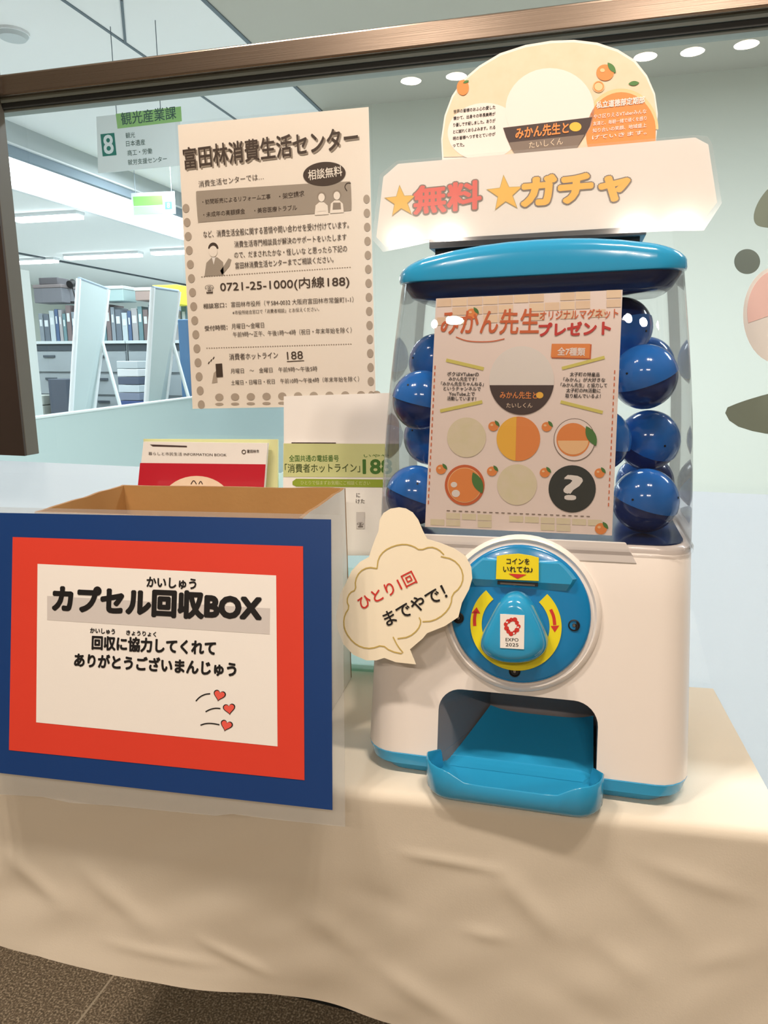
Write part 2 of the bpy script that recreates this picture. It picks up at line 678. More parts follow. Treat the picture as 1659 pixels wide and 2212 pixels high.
# office ceiling, in three panels, the right one tinted for its different light, with dark seams
mb = MB()
mb.box(-3.64, -1.64, GLASS_Y - 0.12, 12, CEIL, CEIL + 0.05, M_ofceil)
mb.box(-1.64, 4.5, GLASS_Y - 0.12, 12, CEIL, CEIL + 0.05, M_ofceil2)
mb.box(-9.5, -4.31, GLASS_Y - 0.12, 12, ZC + 1.3, ZC + 1.35, M_ofceil)
struct(mb.build('ceiling_office'), 'white office ceiling panels beyond the glass')
mb = MB()
mb.box(-2.228, -2.212, 1.0, 12, CEIL - 0.004, CEIL + 0.01, M_seam)
mb.box(-1.650, -1.630, 1.0, 12, CEIL - 0.006, CEIL + 0.01, M_seam)
d = Vector((-0.24, 0.37, 0)).normalized()
Mx = frame((-2.10, 3.185, CEIL - 0.002), d, d.cross(Vector((0, 0, 1))))
mb.box(-0.22, 0.22, -0.006, 0.006, -0.004, 0.004, M_seam, Mx)
struct(mb.build('trim_1'), 'thin dark seams between ceiling panels')
# stepped soffit
mb = MB()
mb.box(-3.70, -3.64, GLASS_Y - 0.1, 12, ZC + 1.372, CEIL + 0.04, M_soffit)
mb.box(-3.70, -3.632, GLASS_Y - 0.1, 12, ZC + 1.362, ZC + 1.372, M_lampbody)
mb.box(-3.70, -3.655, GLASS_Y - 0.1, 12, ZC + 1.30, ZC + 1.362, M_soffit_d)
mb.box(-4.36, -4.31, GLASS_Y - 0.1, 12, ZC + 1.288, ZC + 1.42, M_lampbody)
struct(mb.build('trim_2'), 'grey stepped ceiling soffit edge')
# far walls
mb = MB()
mb.box(-9.5, 4.5, 11.9, 12.0, 0, CEIL, mat('far_wall_paint', (214, 230, 232), 0.9))
struct(mb.build('wall_far'))
mb = MB()
mb.box(-9.6, -9.5, -4.0, 13, 0, CEIL, M_ofwall)
struct(mb.build('wall_left'))
mb = MB()
mb.box(-1.62, 4.5, 4.5, 4.6, 0, CEIL, M_ofwall)
struct(mb.build('wall_office'), 'plain grey green wall behind the glass')
# dropped beam line across the office
mb = MB()
mb.box(-6.86, -6.80, 2.0, 11.9, ZC + 1.285, ZC + 1.33, M_cabd)
struct(mb.build('trim_3'), 'thin dark beam edge crossing the office ceiling')

# ------------------------------------------------------------------ glass partition
gx0, gx1 = -3.2, 2.2
zr0 = ZC + 0.405          # underside of the steel rail
z_fr = ZC - 0.178         # top edge of the frosted film
z_kick = ZC - 0.655
mb = MB()
mb.add([(gx0, GLASS_Y, z_kick), (gx1, GLASS_Y, z_kick), (gx1, GLASS_Y, zr0), (gx0, GLASS_Y, zr0)], [(0, 1, 2, 3)], M_glass)
g = struct(mb.build('window_1'), 'large clear glass partition pane')
mb = MB()
mb.add([(gx0, GLASS_Y + 0.006, z_kick), (gx1, GLASS_Y + 0.006, z_kick), (gx1, GLASS_Y + 0.006, z_fr), (gx0, GLASS_Y + 0.006, z_fr)], [(0, 1, 2, 3)], M_frost)
struct(mb.build('frosted_film', g), 'milky frosted film on the lower glass')
mb = MB()
mb.box(gx0, gx1, GLASS_Y - 0.022, GLASS_Y + 0.03, ZC + 0.4025, ZC + 0.4325, M_steel)
struct(mb.build('window_frame', g, bevel=0.003), 'brushed steel top rail')
mb = MB()
mb.box(gx0, gx1, GLASS_Y - 0.012, GLASS_Y + 0.02, ZC + 0.396, ZC + 0.4025, M_strip)
mb.box(gx0, gx1, GLASS_Y - 0.010, GLASS_Y + 0.018, ZC + 0.388, ZC + 0.396, M_gasket)
mb.box(gx0, gx1, GLASS_Y - 0.006, GLASS_Y + 0.012, ZC + 0.384, ZC + 0.388, M_strip)
struct(mb.build('glazing_gasket', g), 'black rubber glazing strip')
mb = MB()
mb.box(gx0, gx1, GLASS_Y - 0.02, GLASS_Y + 0.03, 0, z_kick, M_gasket)
struct(mb.build('baseboard_glass'), 'dark base under the glass')

# ------------------------------------------------------------------ hall downlights (seen as reflections in the glass)
M_down = mat('downlight_glow', (255, 226, 190), 0.5, emit=40.0)
spots = [(-0.99, -2.10), (-0.74, -2.10), (0.22, -2.10), (0.44, -2.10), (0.68, -2.08)]
where = ['nearest the brown board', 'second of the row from the brown board', 'in the middle of the row of five',
         'second of the row from the far end', 'farthest from the brown board']
for i, (x, y) in enumerate(spots):
    r_ = empty('downlight', (x, y, CEIL), 'round warm ceiling downlight behind the viewer, ' + where[i], 'downlight', 'row of hall downlights')
    mb = MB()
    mb.tube((0, 0, -0.004), (0, 0, 0.0), 0.075, M_lampbody, 28)
    mb.build('trim_ring', r_)
    mb = MB()
    mb.tube((0, 0, -0.006), (0, 0, -0.0045), 0.046, M_down, 28)
    mb.build('lens', r_)
    l = area('downlight_lamp', (0, 0, -0.010), 0.11, 0.11, DOWNLIGHT_W, WARM, shape='DISK')
    l.parent = r_
over = ['above the cardboard box, outer one', 'above the cardboard box, inner one', 'above the capsule machine, inner one', 'above the capsule machine, outer one']
for i, (x, y) in enumerate([(-0.99, 0.15), (-0.74, 0.15), (0.22, 0.15), (0.44, 0.15)]):
    r_ = empty('downlight', (x, y, CEIL), 'round warm ceiling downlight ' + over[i], 'downlight', 'overhead downlights by the glass')
    mb = MB()
    mb.tube((0, 0, -0.004), (0, 0, 0.0), 0.075, M_lampbody, 28)
    mb.build('trim_ring', r_)
    mb = MB()
    mb.tube((0, 0, -0.006), (0, 0, -0.0045), 0.046, M_down, 28)
    mb.build('lens', r_)
    l = area('downlight_lamp', (0, 0, -0.010), 0.11, 0.11, DOWNLIGHT_NEAR_W, WARM, shape='DISK')
    l.parent = r_

# ------------------------------------------------------------------ office lamps
mb = MB()
mb.box(-4.31, -3.70, 1.6, 11.6, ZC + 1.30, ZC + 1.32, M_lamp)
o = mb.build('luminous_ceiling_panel')
tag(o, 'long glowing white light panel running along the office ceiling soffit', 'ceiling light')
lamps = [(-4.76, 5.82, 'nearest glowing tube lamp on the office ceiling, just below the small green sign'),
         (-5.84, 8.07, 'glowing tube lamp on the office ceiling above the first leaning white panel'),
         (-4.55, 8.00, 'glowing tube lamp on the office ceiling beside the poster edge'),
         (-7.22, 8.26, 'glowing tube lamp on the office ceiling next to the brown board')]
for x, y, lb in lamps:
    r_ = empty('tube_lamp', (x, y, ZC + 1.30), lb, 'ceiling light', 'office tube lamps')
    mb = MB()
    hl = 0.34 if y < 6 else 0.53
    mb.box(-hl - .01, hl + .01, -0.06, 0.06, -0.03, 0.0, M_lampbody)
    mb.build('housing', r_)
    mb = MB()
    mb.box(-hl, hl, -0.055, 0.055, -0.06, -0.0305, M_lamp)
    mb.build('tube', r_)
for (x, y) in [(-2.7, 5.2), (-0.4, 2.4), (1.6, 2.4), (-2.6, 8.0), (-5.5, 4.0), (-5.5, 9.5)]:
    z = CEIL if x > -3.6 else ZC + 1.3
    area('office_fill', (x, y, z - 0.06), 1.1, 0.25, OFFICE_FILL_W, COOL)  # unseen fill lights, added to brighten the office and the frosted film

# round detector on the ceiling
r_ = empty('ceiling_speaker', (-2.66, 3.13, CEIL), 'flat round white disc fixture on the ceiling above the steel rail', 'ceiling fixture')
mb = MB()
mb.tube((0, 0, -0.012), (0, 0, 0), 0.075, M_lampbody, 32)
mb.build('base_plate', r_)
mb = MB()
mb.tube((0, 0, -0.028), (0, 0, -0.012), 0.058, M_soffit, 32, r2=0.07)
mb.build('cover', r_, smooth=40)

# ------------------------------------------------------------------ office furniture beyond the glass
# pale counter screen running away from the glass
a = Vector((-2.385, 2.10, 0))
b_ = Vector((-2.85, 5.6, 0))
d = (b_ - a).normalized()
Mx = frame(a, d, Vector((0, 0, 1)))
mb = MB()
mb.box(0, 9.0, 0, ZC - 0.27, -0.025, 0.025, M_counter)
r_ = mb.build('low_partition')
r_.matrix_world = Mx
tag(r_, 'smooth pale blue grey low screen standing between glass and desks', 'office screen')
mb = MB()
mb.box(0, 9.0, ZC - 0.27, ZC - 0.262, -0.03, 0.03, M_pwhite)
mb.build('top_edge', r_)

# cabinets row
CY = 5.6
for i, (x0, x1) in enumerate([(-4.95, -4.42), (-4.41, -3.88), (-3.87, -3.3)]):
    lb = ['grey office cabinet nearest the brown board, under a stack of dark files', 'grey office cabinet between the two leaning white panels', 'grey office cabinet beside the poster edge with a yellow file on it'][i]
    r_ = empty('office_cabinet', ((x0 + x1) / 2, CY, 0), lb, 'cabinet', 'cabinets behind the counter screen')
    hw = (x1 - x0) / 2
    top = ZC + 0.14
    mb = MB()
    mb.box(-hw, hw, 0, 0.45, 0, top, M_cab)
    mb.build('carcass', r_, bevel=0.004)
    mb = MB()
    mb.box(-hw, hw, -0.03, 0.47, top, top + 0.025, mat('cabinet_top', (190, 200, 202), 0.4))
    mb.build('top', r_)
    mb = MB()
    mb.box(-hw + .01, hw - .01, -0.008, 0, top - 0.06, top - 0.005, M_cabd)
    mb.build('recess', r_)
    zz = top - 0.07
    for k, hh in enumerate((0.2, 0.2, 0.36, 0.4)):
        mb = MB()
        mb.box(-hw + .012, hw - .012, -0.018, 0, zz - hh + 0.025, zz, M_cab)
        dr = mb.build('drawer', r_)
        mb = MB()
        mb.box(-0.06, 0.06, -0.03, -0.018, zz - 0.05, zz - 0.03, M_cabd)
        mb.build('handle', dr)
        zz -= hh

# rows of files and stacks on the cabinets
cols = [(120, 130, 138), (92, 102, 112), (170, 182, 186), (70, 92, 124), (150, 150, 152), (96, 126, 132), (110, 98, 98)]
top = ZC + 0.165
fx = -4.90
names = ['on the cabinet by the brown board', 'on the middle cabinet', 'on the cabinet near the poster']
i = 0
while fx < -3.36:
    wd = random.uniform(0.035, 0.075)
    hh = random.uniform(0.24, 0.34)
    c = cols[i % len(cols)]
    seg = 0 if fx < -4.42 else (1 if fx < -3.88 else 2)
    if not (-4.44 < fx < -4.40):
        r_ = empty('file_binder', (fx + wd / 2, CY + 0.14, top), 'upright office file in a row %s' % names[seg], 'file', 'files %s' % names[seg])
        mb = MB()
        mb.box(-wd / 2 + .002, wd / 2 - .002, 0, 0.22, 0, hh, mat('file_%d_%d_%d' % c, c, 0.5))
        mb.build('cover', r_, bevel=0.003)
        mb = MB()
        mb.box(-wd / 2 + .012, wd / 2 - .012, -0.002, 0, hh * 0.55, hh * 0.78, M_soffit)
        mb.build('spine_label', r_)
    fx += wd + 0.004
    i += 1


def simple(name, loc, dims, c, label, cat, group=None, lid=None, rot=0):
    r_ = empty(name, Matrix.Translation(Vector(loc)) @ Matrix.Rotation(rot, 4, 'Z'), label, cat, group)
    x, y, z = dims
    mb = MB()
    mb.box(-x / 2, x / 2, -y / 2, y / 2, 0, z, mat('tone_%d_%d_%d' % c, c, 0.55))
    mb.build('body', r_, bevel=0.006)
    if lid:
        mb = MB()
        mb.box(-x / 2 - .005, x / 2 + .005, -y / 2 - .005, y / 2 + .005, z, z + 0.03, mat('tone_%d_%d_%d' % lid, lid, 0.55))
        mb.build('lid', r_, bevel=0.006)
    return r_


simple('document_box', (-4.74, CY + 0.2, top + 0.345), (0.3, 0.2, 0.13), (104, 106, 112), 'dark grey document box on top of the files by the brown board', 'box', lid=(120, 112, 112))
simple('storage_box', (-4.08, CY + 0.2, top + 0.345), (0.26, 0.2, 0.10), (152, 176, 176), 'pale green document box on the files between the leaning panels', 'box', lid=(190, 200, 200))
simple('storage_box', (-3.72, CY + 0.2, top + 0.345), (0.22, 0.2, 0.08), (150, 132, 126), 'brownish box on the files just before the second leaning panel', 'box', lid=(206, 206, 200))
simple('yellow_file', (-3.42, CY + 0.02, top + 0.29), (0.24, 0.2, 0.16), (236, 228, 70), 'bright yellow folder lying on the files beside the poster edge', 'folder')
# desk lamp
r_ = empty('desk_lamp', (-4.52, CY + 0.2, top + 0.345), 'small black desk lamp with round head above the files', 'lamp')
mb = MB(); mb.tube((0, 0, 0), (0, 0, 0.012), 0.05, M_dark, 20); mb.build('base', r_)
mb = MB(); mb.tube((0, 0, 0.01), (-0.03, 0, 0.16), 0.006, M_dark, 8); mb.build('stem', r_)
mb = MB(); mb.tube((-0.03, -0.03, 0.16), (-0.03, 0.02, 0.18), 0.035, M_dark, 20); mb.build('head', r_)
# low shelf things in front of the cabinets
for k in range(5):
    simple('parcel', (-4.60, CY - 0.35, ZC - 0.72 + k * 0.085), (0.30, 0.2, 0.08), (196, 190, 130) if k < 3 else (170, 176, 168),
           'yellowish paper bundle in a pile below the dark files, %s' % ['at the bottom', 'second from the bottom', 'in the middle', 'second from the top', 'at the top'][k], 'bundle', 'pile of paper bundles', rot=0.04 * (k % 3 - 1))
for k in range(9):
    c = [(70, 86, 110), (140, 170, 130), (200, 206, 206), (60, 80, 130), (120, 130, 150), (190, 200, 206), (80, 90, 110), (206, 210, 212), (180, 190, 194)][k]
    simple('folder', (-3.68, CY - 0.2, ZC - 0.60 + k * 0.066), (0.2, 0.22, 0.062), c,
           'flat folder in the mixed stack between the leaning panels, number %s from the bottom' % ['one', 'two', 'three', 'four', 'five', 'six', 'seven', 'eight', 'nine'][k], 'folder', 'mixed stack of flat folders')
simple('desk', (-4.6, CY - 0.35, 0), (0.4, 0.4, ZC - 0.722), (160, 170, 172), 'grey low stand carrying the yellowish paper bundles', 'stand')
simple('pedestal', (-3.68, CY - 0.2, 0), (0.3, 0.34, ZC - 0.602), (160, 170, 172), 'grey pedestal carrying the mixed stack of folders', 'stand')
simple('blue_screen', (-2.93, CY - 0.6, 0), (0.12, 0.05, ZC + 0.30), (84, 124, 164), 'upright blue divider panel beside the poster edge', 'divider')

simple('carton', (-4.74, CY + 0.2, top + 0.507), (0.2, 0.16, 0.06), (86, 84, 88), 'small dark carton on top of the dark grey document box', 'box')
simple('waste_bin', (-4.30, CY - 0.32, 0), (0.18, 0.2, ZC - 0.16), (74, 82, 94), 'tall dark bin standing just behind the first leaning panel', 'bin')
r_ = empty('wall_notice', (-7.4, 11.88, ZC + 0.75), 'wide pale notice board on the far office wall', 'notice board')
mb = MB()
mb.box(-1.6, 1.6, -0.03, 0.0, -0.5, 0.4, M_pwhite)
mb.build('board', r_)
mb = MB()
mb.box(-1.62, 1.62, -0.035, 0.0, 0.4, 0.45, M_soffit_d)
mb.build('top_frame', r_)

# two white panels leaning with a strut
for k, (xa, xb, ya, yb, lb) in enumerate([(170, 232, 602, 625, 'tall white leaning panel with strut foot, nearer the brown board'),
                                          (330, 385, 622, 630, 'tall white leaning panel with strut foot, nearer the poster')]):
    Y0 = 4.6
    tl_, tr_ = onY(xa, ya, Y0), onY(xb, yb, Y0 + 0.25)
    bl_, br_ = onY(xa - 15, 884, Y0 - 0.1), onY(xb - 30, 878, Y0 + 0.15)
    base = (bl_ + br_) / 2
    base.z = 0
    r_ = empty('display_panel', base, lb, 'display panel', 'white leaning panels')

    def q(p):
        return Vector(p) - base
    ext = 1.9
    blx, brx = tl_ + (bl_ - tl_) * ext, tr_ + (br_ - tr_) * ext
    for v in (blx, brx):
        v.z = max(v.z, 0.02)
    nrm = (tr_ - tl_).cross(bl_ - tl_).normalized() * 0.012
    mb = MB()
    P4 = [q(tl_), q(tr_), q(brx), q(blx)]
    mb.add([v + nrm for v in P4] + [v - nrm for v in P4], [(0, 1, 2, 3), (7, 6, 5, 4), (0, 4, 5, 1), (1, 5, 6, 2), (2, 6, 7, 3), (3, 7, 4, 0)], mat('matt_panel_white', (196, 210, 210), 0.35, var=0.06, vscale=3))
    mb.build('panel', r_)
    mb = MB()
    mb.tube(q(tl_), q(blx), 0.018, M_lampbody, 10)
    mb.build('post', r_)
    mb = MB()
    mb.tube(q(tr_), q(brx), 0.022, M_lampbody, 10)
    mb.build('post', r_)
    mb = MB()
    mb.tube(q(tl_), q(tr_), 0.014, M_soffit_d, 10)
    mb.build('top_rail', r_)
    j = tr_ + (br_ - tr_) * 0.80 / 1.9
    for sgn in (-1, 1):
        foot = j + Vector((0.24 * sgn - .02, -0.1, -0.62))
        mb = MB()
        mb.tube(q(j), q(foot), 0.013, M_pwhite, 8)
        mb.build('strut', r_)

# pale upright beside the brown board
mb = MB()
mb.box(-0.03, 0.03, -0.03, 0.03, 0, ZC + 0.45, M_pwhite)
o = mb.build('white_post')
p = onY(72, 800, 3.2)
o.location = (p.x - 0.02, p.y, 0)
tag(o, 'slim white upright post right beside the brown board', 'post')

# hanging department signs
Y8 = 3.2
M8 = frame(onY(212, 374, Y8), (1, 0, 0), (0, 0, 1))
sg = Sheet(M8, 'hanging_sign', 'white hanging office sign with big green number 8', 'sign')
M_sgn = mat('translucent_sign_white', (228, 238, 238), 0.3)
M_green = mat('sign_green', (150, 198, 124), 0.4)
M_teal = mat('sign_teal', (34, 122, 108), 0.4)
M_tink = mat('sign_ink', (58, 92, 84), 0.5)
sg.paper([(212, 374), (396, 357), (388, 232), (208, 252)], M_sgn, 0.006, 'panel')
sg.begin()
sg.flat([(254, 278), (393, 262), (391, 230), (250, 246)], M_green, 1)
sg.flat([(222, 338), (252, 335), (247, 287), (217, 290)], M_teal, 1)
sg.end('colour_fields')
sg.begin()
sg.text('観光産業課', 263, 271, 381, 257, M_tink, 0.01, 2)
sg.text('8', 226, 333, 246, 331, M_pwhite, 0.02, 2, h=40)
sg.text('観光', 272, 299, 292, 297, M_tink, 0, 2)
sg.text('日本遺産', 273, 317, 314, 313, M_tink, 0, 2)
sg.text('商工・労働', 276, 337, 329, 332, M_tink, 0, 2)
sg.text('就労支援センター', 277, 357, 361, 349, M_tink, 0, 2)
sg.end('lettering')
for x in (251, 346):
    p = M8.inverted() @ onY(x, 247 if x < 300 else 236, Y8)
    mb = MB()
    mb.tube((p.x, p.y, -0.003), (p.x, CEIL - M8.translation.z, -0.003), 0.002, M_seam, 6)
    mb.build('hanging_wire', sg.root)
Y9 = 5.2
M9 = frame(onY(286, 466, Y9), (1, 0, 0), (0, 0, 1))
sg = Sheet(M9, 'hanging_sign', 'small green and white hanging sign farther back in the office', 'sign')
sg.paper([(286, 467), (379, 462), (376, 413), (283, 417)], M_sgn, 0.006, 'panel')
sg.begin()
sg.flat([(289, 445), (352, 442), (350, 422), (287, 425)], mat('sign_lime', (150, 216, 112), 0.4), 1)
sg.flat([(290, 464), (352, 461), (352, 444), (289, 447)], mat('sign_pale_lime', (196, 236, 190), 0.4), 1)
sg.flat([(357, 452), (372, 451), (371, 435), (356, 436)], mat('sign_pale_teal', (120, 178, 190), 0.4), 1)
sg.text('8', 361, 449, 367, 449, M_pwhite, 0.02, 2, h=11)
sg.end('colour_fields')
for x in (292, 370):
    p = M9.inverted() @ onY(x, 416, Y9)
    mb = MB()
    mb.tube((p.x, p.y, -0.003), (p.x, CEIL - M9.translation.z, -0.003), 0.002, M_seam, 6)
    mb.build('hanging_wire', sg.root)

# ------------------------------------------------------------------ brown board in front of the glass, at the edge of the view
bx = -0.9081
zb = ZC - 0.1605
r_ = empty('wall_board', (bx - 0.3, 1.0, zb), 'dark brown thick board mounted upright in front of the glass', 'board')
mb = MB()
mb.box(-0.3, 0.2985, 0.0, 0.0, 0, 0, M_board)
mb = MB()
mb.box(-0.3, 0.2995, 0.0, 0.004, 0.0, 0.62, M_board)
mb.build('face', r_)
mb = MB()
mb.box(-0.3, 0.3, 0.004, 0.034, 0.0, 0.62, M_boardside)
mb.build('side_frame', r_, bevel=0.0015)

# ------------------------------------------------------------------ table and cloth (turned 3.5 degrees, leaning 1.3 degrees)
TYAW, TROLL = math.radians(3.5), 0.0225
TX = Vector((math.cos(TYAW), math.sin(TYAW), TROLL)).normalized()
TZ = Vector((0, 0, 1))
TZ = (TZ - TX * TZ.dot(TX)).normalized()
TYv = TZ.cross(TX)
T0 = Vector((-0.04, 0.698, ZC - 0.466))       # a point on the cloth's front edge
MT = Matrix(((TX.x, TYv.x, TZ.x, T0.x), (TX.y, TYv.y, TZ.y, T0.y), (TX.z, TYv.z, TZ.z, T0.z), (0, 0, 0, 1)))
TL, TR, TB = -0.69, 0.262, 0.318              # left end, right end, depth
r_ = empty('folding_table', MT, 'narrow table hidden under the white cloth in front of the glass', 'table')
mb = MB()
mb.box(TL + .006, TR - .006, 0.006, TB - 0.002, -0.03, -0.003, mat('table_laminate', (190, 176, 150), 0.4))
mb.build('tabletop', r_)
for x in (-0.14, TR - 0.06):
    for y in (0.06, TB - 0.05):
        mb = MB()
        p = MT @ Vector((x, y, -0.03))
        q0 = MT.inverted() @ Vector((p.x, p.y, 0.0))
        mb.tube((x, y, -0.03), q0, 0.014, M_chrome, 12)
        mb.build('leg', r_)

M_cloth = mat('white_cloth', (226, 216, 198), 0.85, spec=0.2, bump=0.06, bscale=500, var=0.05, vscale=6)
DROP = 0.300
folds = []


def cl(x, y):
    """photo point on the hanging front of the cloth -> (along table, distance down)"""
    q_ = MT.inverted() @ onplane(x, y, MT @ Vector((0, -0.012, 0)), TYv)
    return (q_.x, -q_.z)


for (a_, b_, amp, wd) in [((868, 1822), (1085, 1858), 0.0035, 0.006), ((1085, 1865), (1200, 1990), 0.006, 0.013), ((1330, 1850), (1480, 1990), 0.004, 0.014),
                          ((1370, 1830), (1640, 1920), 0.003, 0.010), ((180, 1868), (340, 2010), 0.005, 0.015), ((20, 1850), (150, 1960), 0.005, 0.014),
                          ((640, 1940), (790, 2060), 0.005, 0.018), ((820, 2080), (1010, 2190), 0.005, 0.014), ((250, 2040), (480, 2085), 0.003, 0.008),
                          ((1000, 1985), (1100, 2000), 0.003, 0.008), ((440, 2030), (580, 2110), 0.004, 0.008), ((1280, 2000), (1400, 2080), 0.004, 0.014),
                          ((740, 1900), (900, 1960), -0.003, 0.016), ((1480, 2050), (1620, 2020), 0.003, 0.012), ((1150, 2080), (1350, 2190), -0.004, 0.018)]:
    folds.append((cl(*a_), cl(*b_), amp * 0.6, wd * 1.1))


def cloth_off(x, s):
    t = min(1.0, s / DROP)
    o_ = 0.0
    for (a_, b_, amp, wd) in folds:
        ax, ay = a_
        dx, dy = b_[0] - ax, b_[1] - ay
        L2 = dx * dx + dy * dy
        k = max(0.0, min(1.0, ((x - ax) * dx + (s - ay) * dy) / L2))
        ex_, ey_ = x - ax - k * dx, s - ay - k * dy
        o_ += amp * math.exp(-(ex_ * ex_ + ey_ * ey_) / (wd * wd)) * math.sin(PI * min(1, max(0.08, k * 0.84 + 0.08)))
    o_ += 0.010 * t * noise.noise(Vector((x * 5.0, s * 2.2, 1.7)))
    o_ += 0.004 * t ** 0.5 * noise.noise(Vector((x * 13 + s * 9, s * 14, 4.1)))
    o_ += 0.016 * t * t * math.sin(x * 9 + 0.6)
    return o_


HEM = [(-0.80, .828), (-0.70, .836), (-0.60, .848), (-0.50, .880), (-0.42, .912), (-0.30, .945), (-0.15, .985), (-0.05, 1.0), (1.0, 1.0)]


def hemf(x):
    for (x0, f_0), (x1, f_1) in zip(HEM[:-1], HEM[1:]):
        if x <= x1:
            t = (x - x0) / (x1 - x0)
            return f_0 + (f_1 - f_0) * t
    return 1.0


mb = MB()
nx, path = 230, []
for i in range(40):
    path.append(('t', TB * (1 - i / 40.0)))
for i in range(7):
    path.append(('c', i / 6.0))
for i in range(1, 76):
    path.append(('d', DROP * i / 75.0))
rad = 0.012
rows = []
for kind, v in path:
    row = []
    for i in range(nx + 1):
        x = TL - 0.004 + (TR - TL + 0.008) * i / nx
        if kind == 't':
            dz = 0.0012 * noise.noise(Vector((x * 9, v * 12, 3)))
            row.append((x, v, dz - (0.0 if v > 0.02 else 0.0)))
        elif kind == 'c':
            t = v * PI / 2
            row.append((x, -rad * math.sin(t), -rad + rad * math.cos(t)))
        else:
            hem = v * hemf(x)
            row.append((x, -rad - 0.03 * (v / DROP) ** 1.5 * 0.4 - cloth_off(x, v), -rad - hem))
    rows.append(row)
vs = [p for r in rows for p in r]
n1 = nx + 1
fs = [(r * n1 + i, (r + 1) * n1 + i, (r + 1) * n1 + i + 1, r * n1 + i + 1) for r in range(len(rows) - 1) for i in range(nx)]
mb.add(vs, fs, M_cloth)
# cloth hanging over the two ends
for side in (0, 1):
    X = TL - 0.004 if side == 0 else TR + 0.004
    sg_ = -1 if side == 0 else 1
    vs, fs = [], []
    for i in range(25):
        for j in range(25):
            y = -0.005 + (TB - 0.0) * i / 24
            s = DROP * 0.95 * j / 24
            bul = 0.006 * math.sin(y * 30) * (j / 24) + 0.01 * (j / 24)
            vs.append((X + sg_ * bul, y, -s))
    for i in range(24):
        for j in range(24):
            fs.append((i * 25 + j, i * 25 + j + 1, (i + 1) * 25 + j + 1, (i + 1) * 25 + j))
    mb.add(vs, fs, M_cloth)
o = mb.build('tablecloth', smooth=60)
o.matrix_world = MT
tag(o, 'white cloth draped over the narrow table, hanging in soft creases', 'tablecloth')

# ------------------------------------------------------------------ capsule machine
MO = Vector((-0.0437, 0.7175, ZC - 0.4655))
MR = Matrix.Rotation(-0.0225, 4, 'Y')
MM = Matrix.Translation(MO) @ MR
mach = empty('capsule_machine', MM, 'white and blue capsule toy vending machine with clear dome on the cloth covered table', 'vending machine')
LEAN = 0.206
phi = math.atan(LEAN)
FF = frame((0, 0, 0), (1, 0, 0), (0, math.sin(phi), math.cos(phi)))
FD = FF @ Matrix.Translation((0, 0, -0.006))       # front face axes, in machine coordinates
SH = Sheet(MM @ FF, root=mach)                                             # same plane in the room


def fp(x, y, h=0.0):
    """photo point on the machine's sloping front, h in front of it -> front-face coordinates"""
    P = SH.P + SH.n * h
    q_ = SH.I @ onplane(x, y, P, SH.n)
    return Vector((q_.x, q_.y))


def yf(z):
    return LEAN * z


YB = 0.295
# base
mb = MB()
mb.loft([rrect(.160, .014, YB - .02, .03, 0.0), rrect(.162, .012, YB - .018, .03, 0.003), rrect(.168, .008, YB - .012, .032, 0.011),
         rrect(.1695, .006, YB - .01, .032, 0.0115), rrect(.174, .003, YB - .004, .034, 0.0125), rrect(.1785, .0035, YB, .036, 0.0245)], M_lblue)
base_ob = mb.build('base', mach, smooth=35, label='turquoise blue base of the machine')
# white body with the chute opening cut out
body = MB()
rings = []
for z in (0.0247, 0.030, 0.08, 0.15, 0.21, 0.258, 0.266, 0.2695):
    hw = .179 - .0045 * (z - .0247) / .245
    ins = 0.0 if z < 0.262 else (0.0015 if z < 0.268 else 0.005)
    rings.append(rrect(hw - ins, yf(z) + ins, YB - ins, .036, z))
body.loft(rings, M_body)
body = body.build('body', mach, smooth=35)
o_tl, o_tr, o_br, o_bl = fp(948, 1489), fp(1289, 1513), fp(1292, 1700), fp(944, 1652)
ax0, ax1 = (o_tl.x + o_bl.x) / 2, (o_tr.x + o_br.x) / 2
bt = (o_tl.y + o_tr.y) / 2
bb = 0.006
pts = []
rr_ = 0.026
for (cx_, cy_, t0) in ((ax1 - rr_, bt - rr_, 0), (ax0 + rr_, bt - rr_, 90)):
    for i in range(9):
        t = math.radians(t0 + 90 * i / 8)
        pts.append((cx_ + rr_ * math.cos(t), cy_ + rr_ * math.sin(t)))
pts += [(ax0, bb), (ax1, bb)]
def back_x(x):
    return -0.045 + (x - ax0) / (ax1 - ax0) * (ax1 + 0.002 + 0.045)


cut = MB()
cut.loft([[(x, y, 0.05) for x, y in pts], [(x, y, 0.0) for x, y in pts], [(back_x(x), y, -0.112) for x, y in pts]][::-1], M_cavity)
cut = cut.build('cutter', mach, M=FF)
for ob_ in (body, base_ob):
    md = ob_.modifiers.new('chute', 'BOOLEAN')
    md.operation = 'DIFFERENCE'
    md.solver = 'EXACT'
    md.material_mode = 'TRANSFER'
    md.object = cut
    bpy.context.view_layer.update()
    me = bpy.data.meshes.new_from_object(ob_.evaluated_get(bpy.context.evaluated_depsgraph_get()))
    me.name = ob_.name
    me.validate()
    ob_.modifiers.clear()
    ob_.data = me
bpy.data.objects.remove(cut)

# capsule tray: deep inside the chute, with a scooped lip in front
tcx = (ax0 + ax1) / 2
thw = (ax1 - ax0) / 2 + 0.007


TF = 0.0095                                    # tray floor height


def rim(x, y):
    t = abs(x - tcx) / thw
    k = min(1.0, max(0.0, (t - 0.46) / 0.30))
    k = k * k * (3 - 2 * k)
    if y < 0.0:
        return 0.0275 + 0.0125 * k + max(0.0, y + 0.046) * 0.06 * k
    return max(0.012, 0.0428 - 1.5 * max(0.0, y))


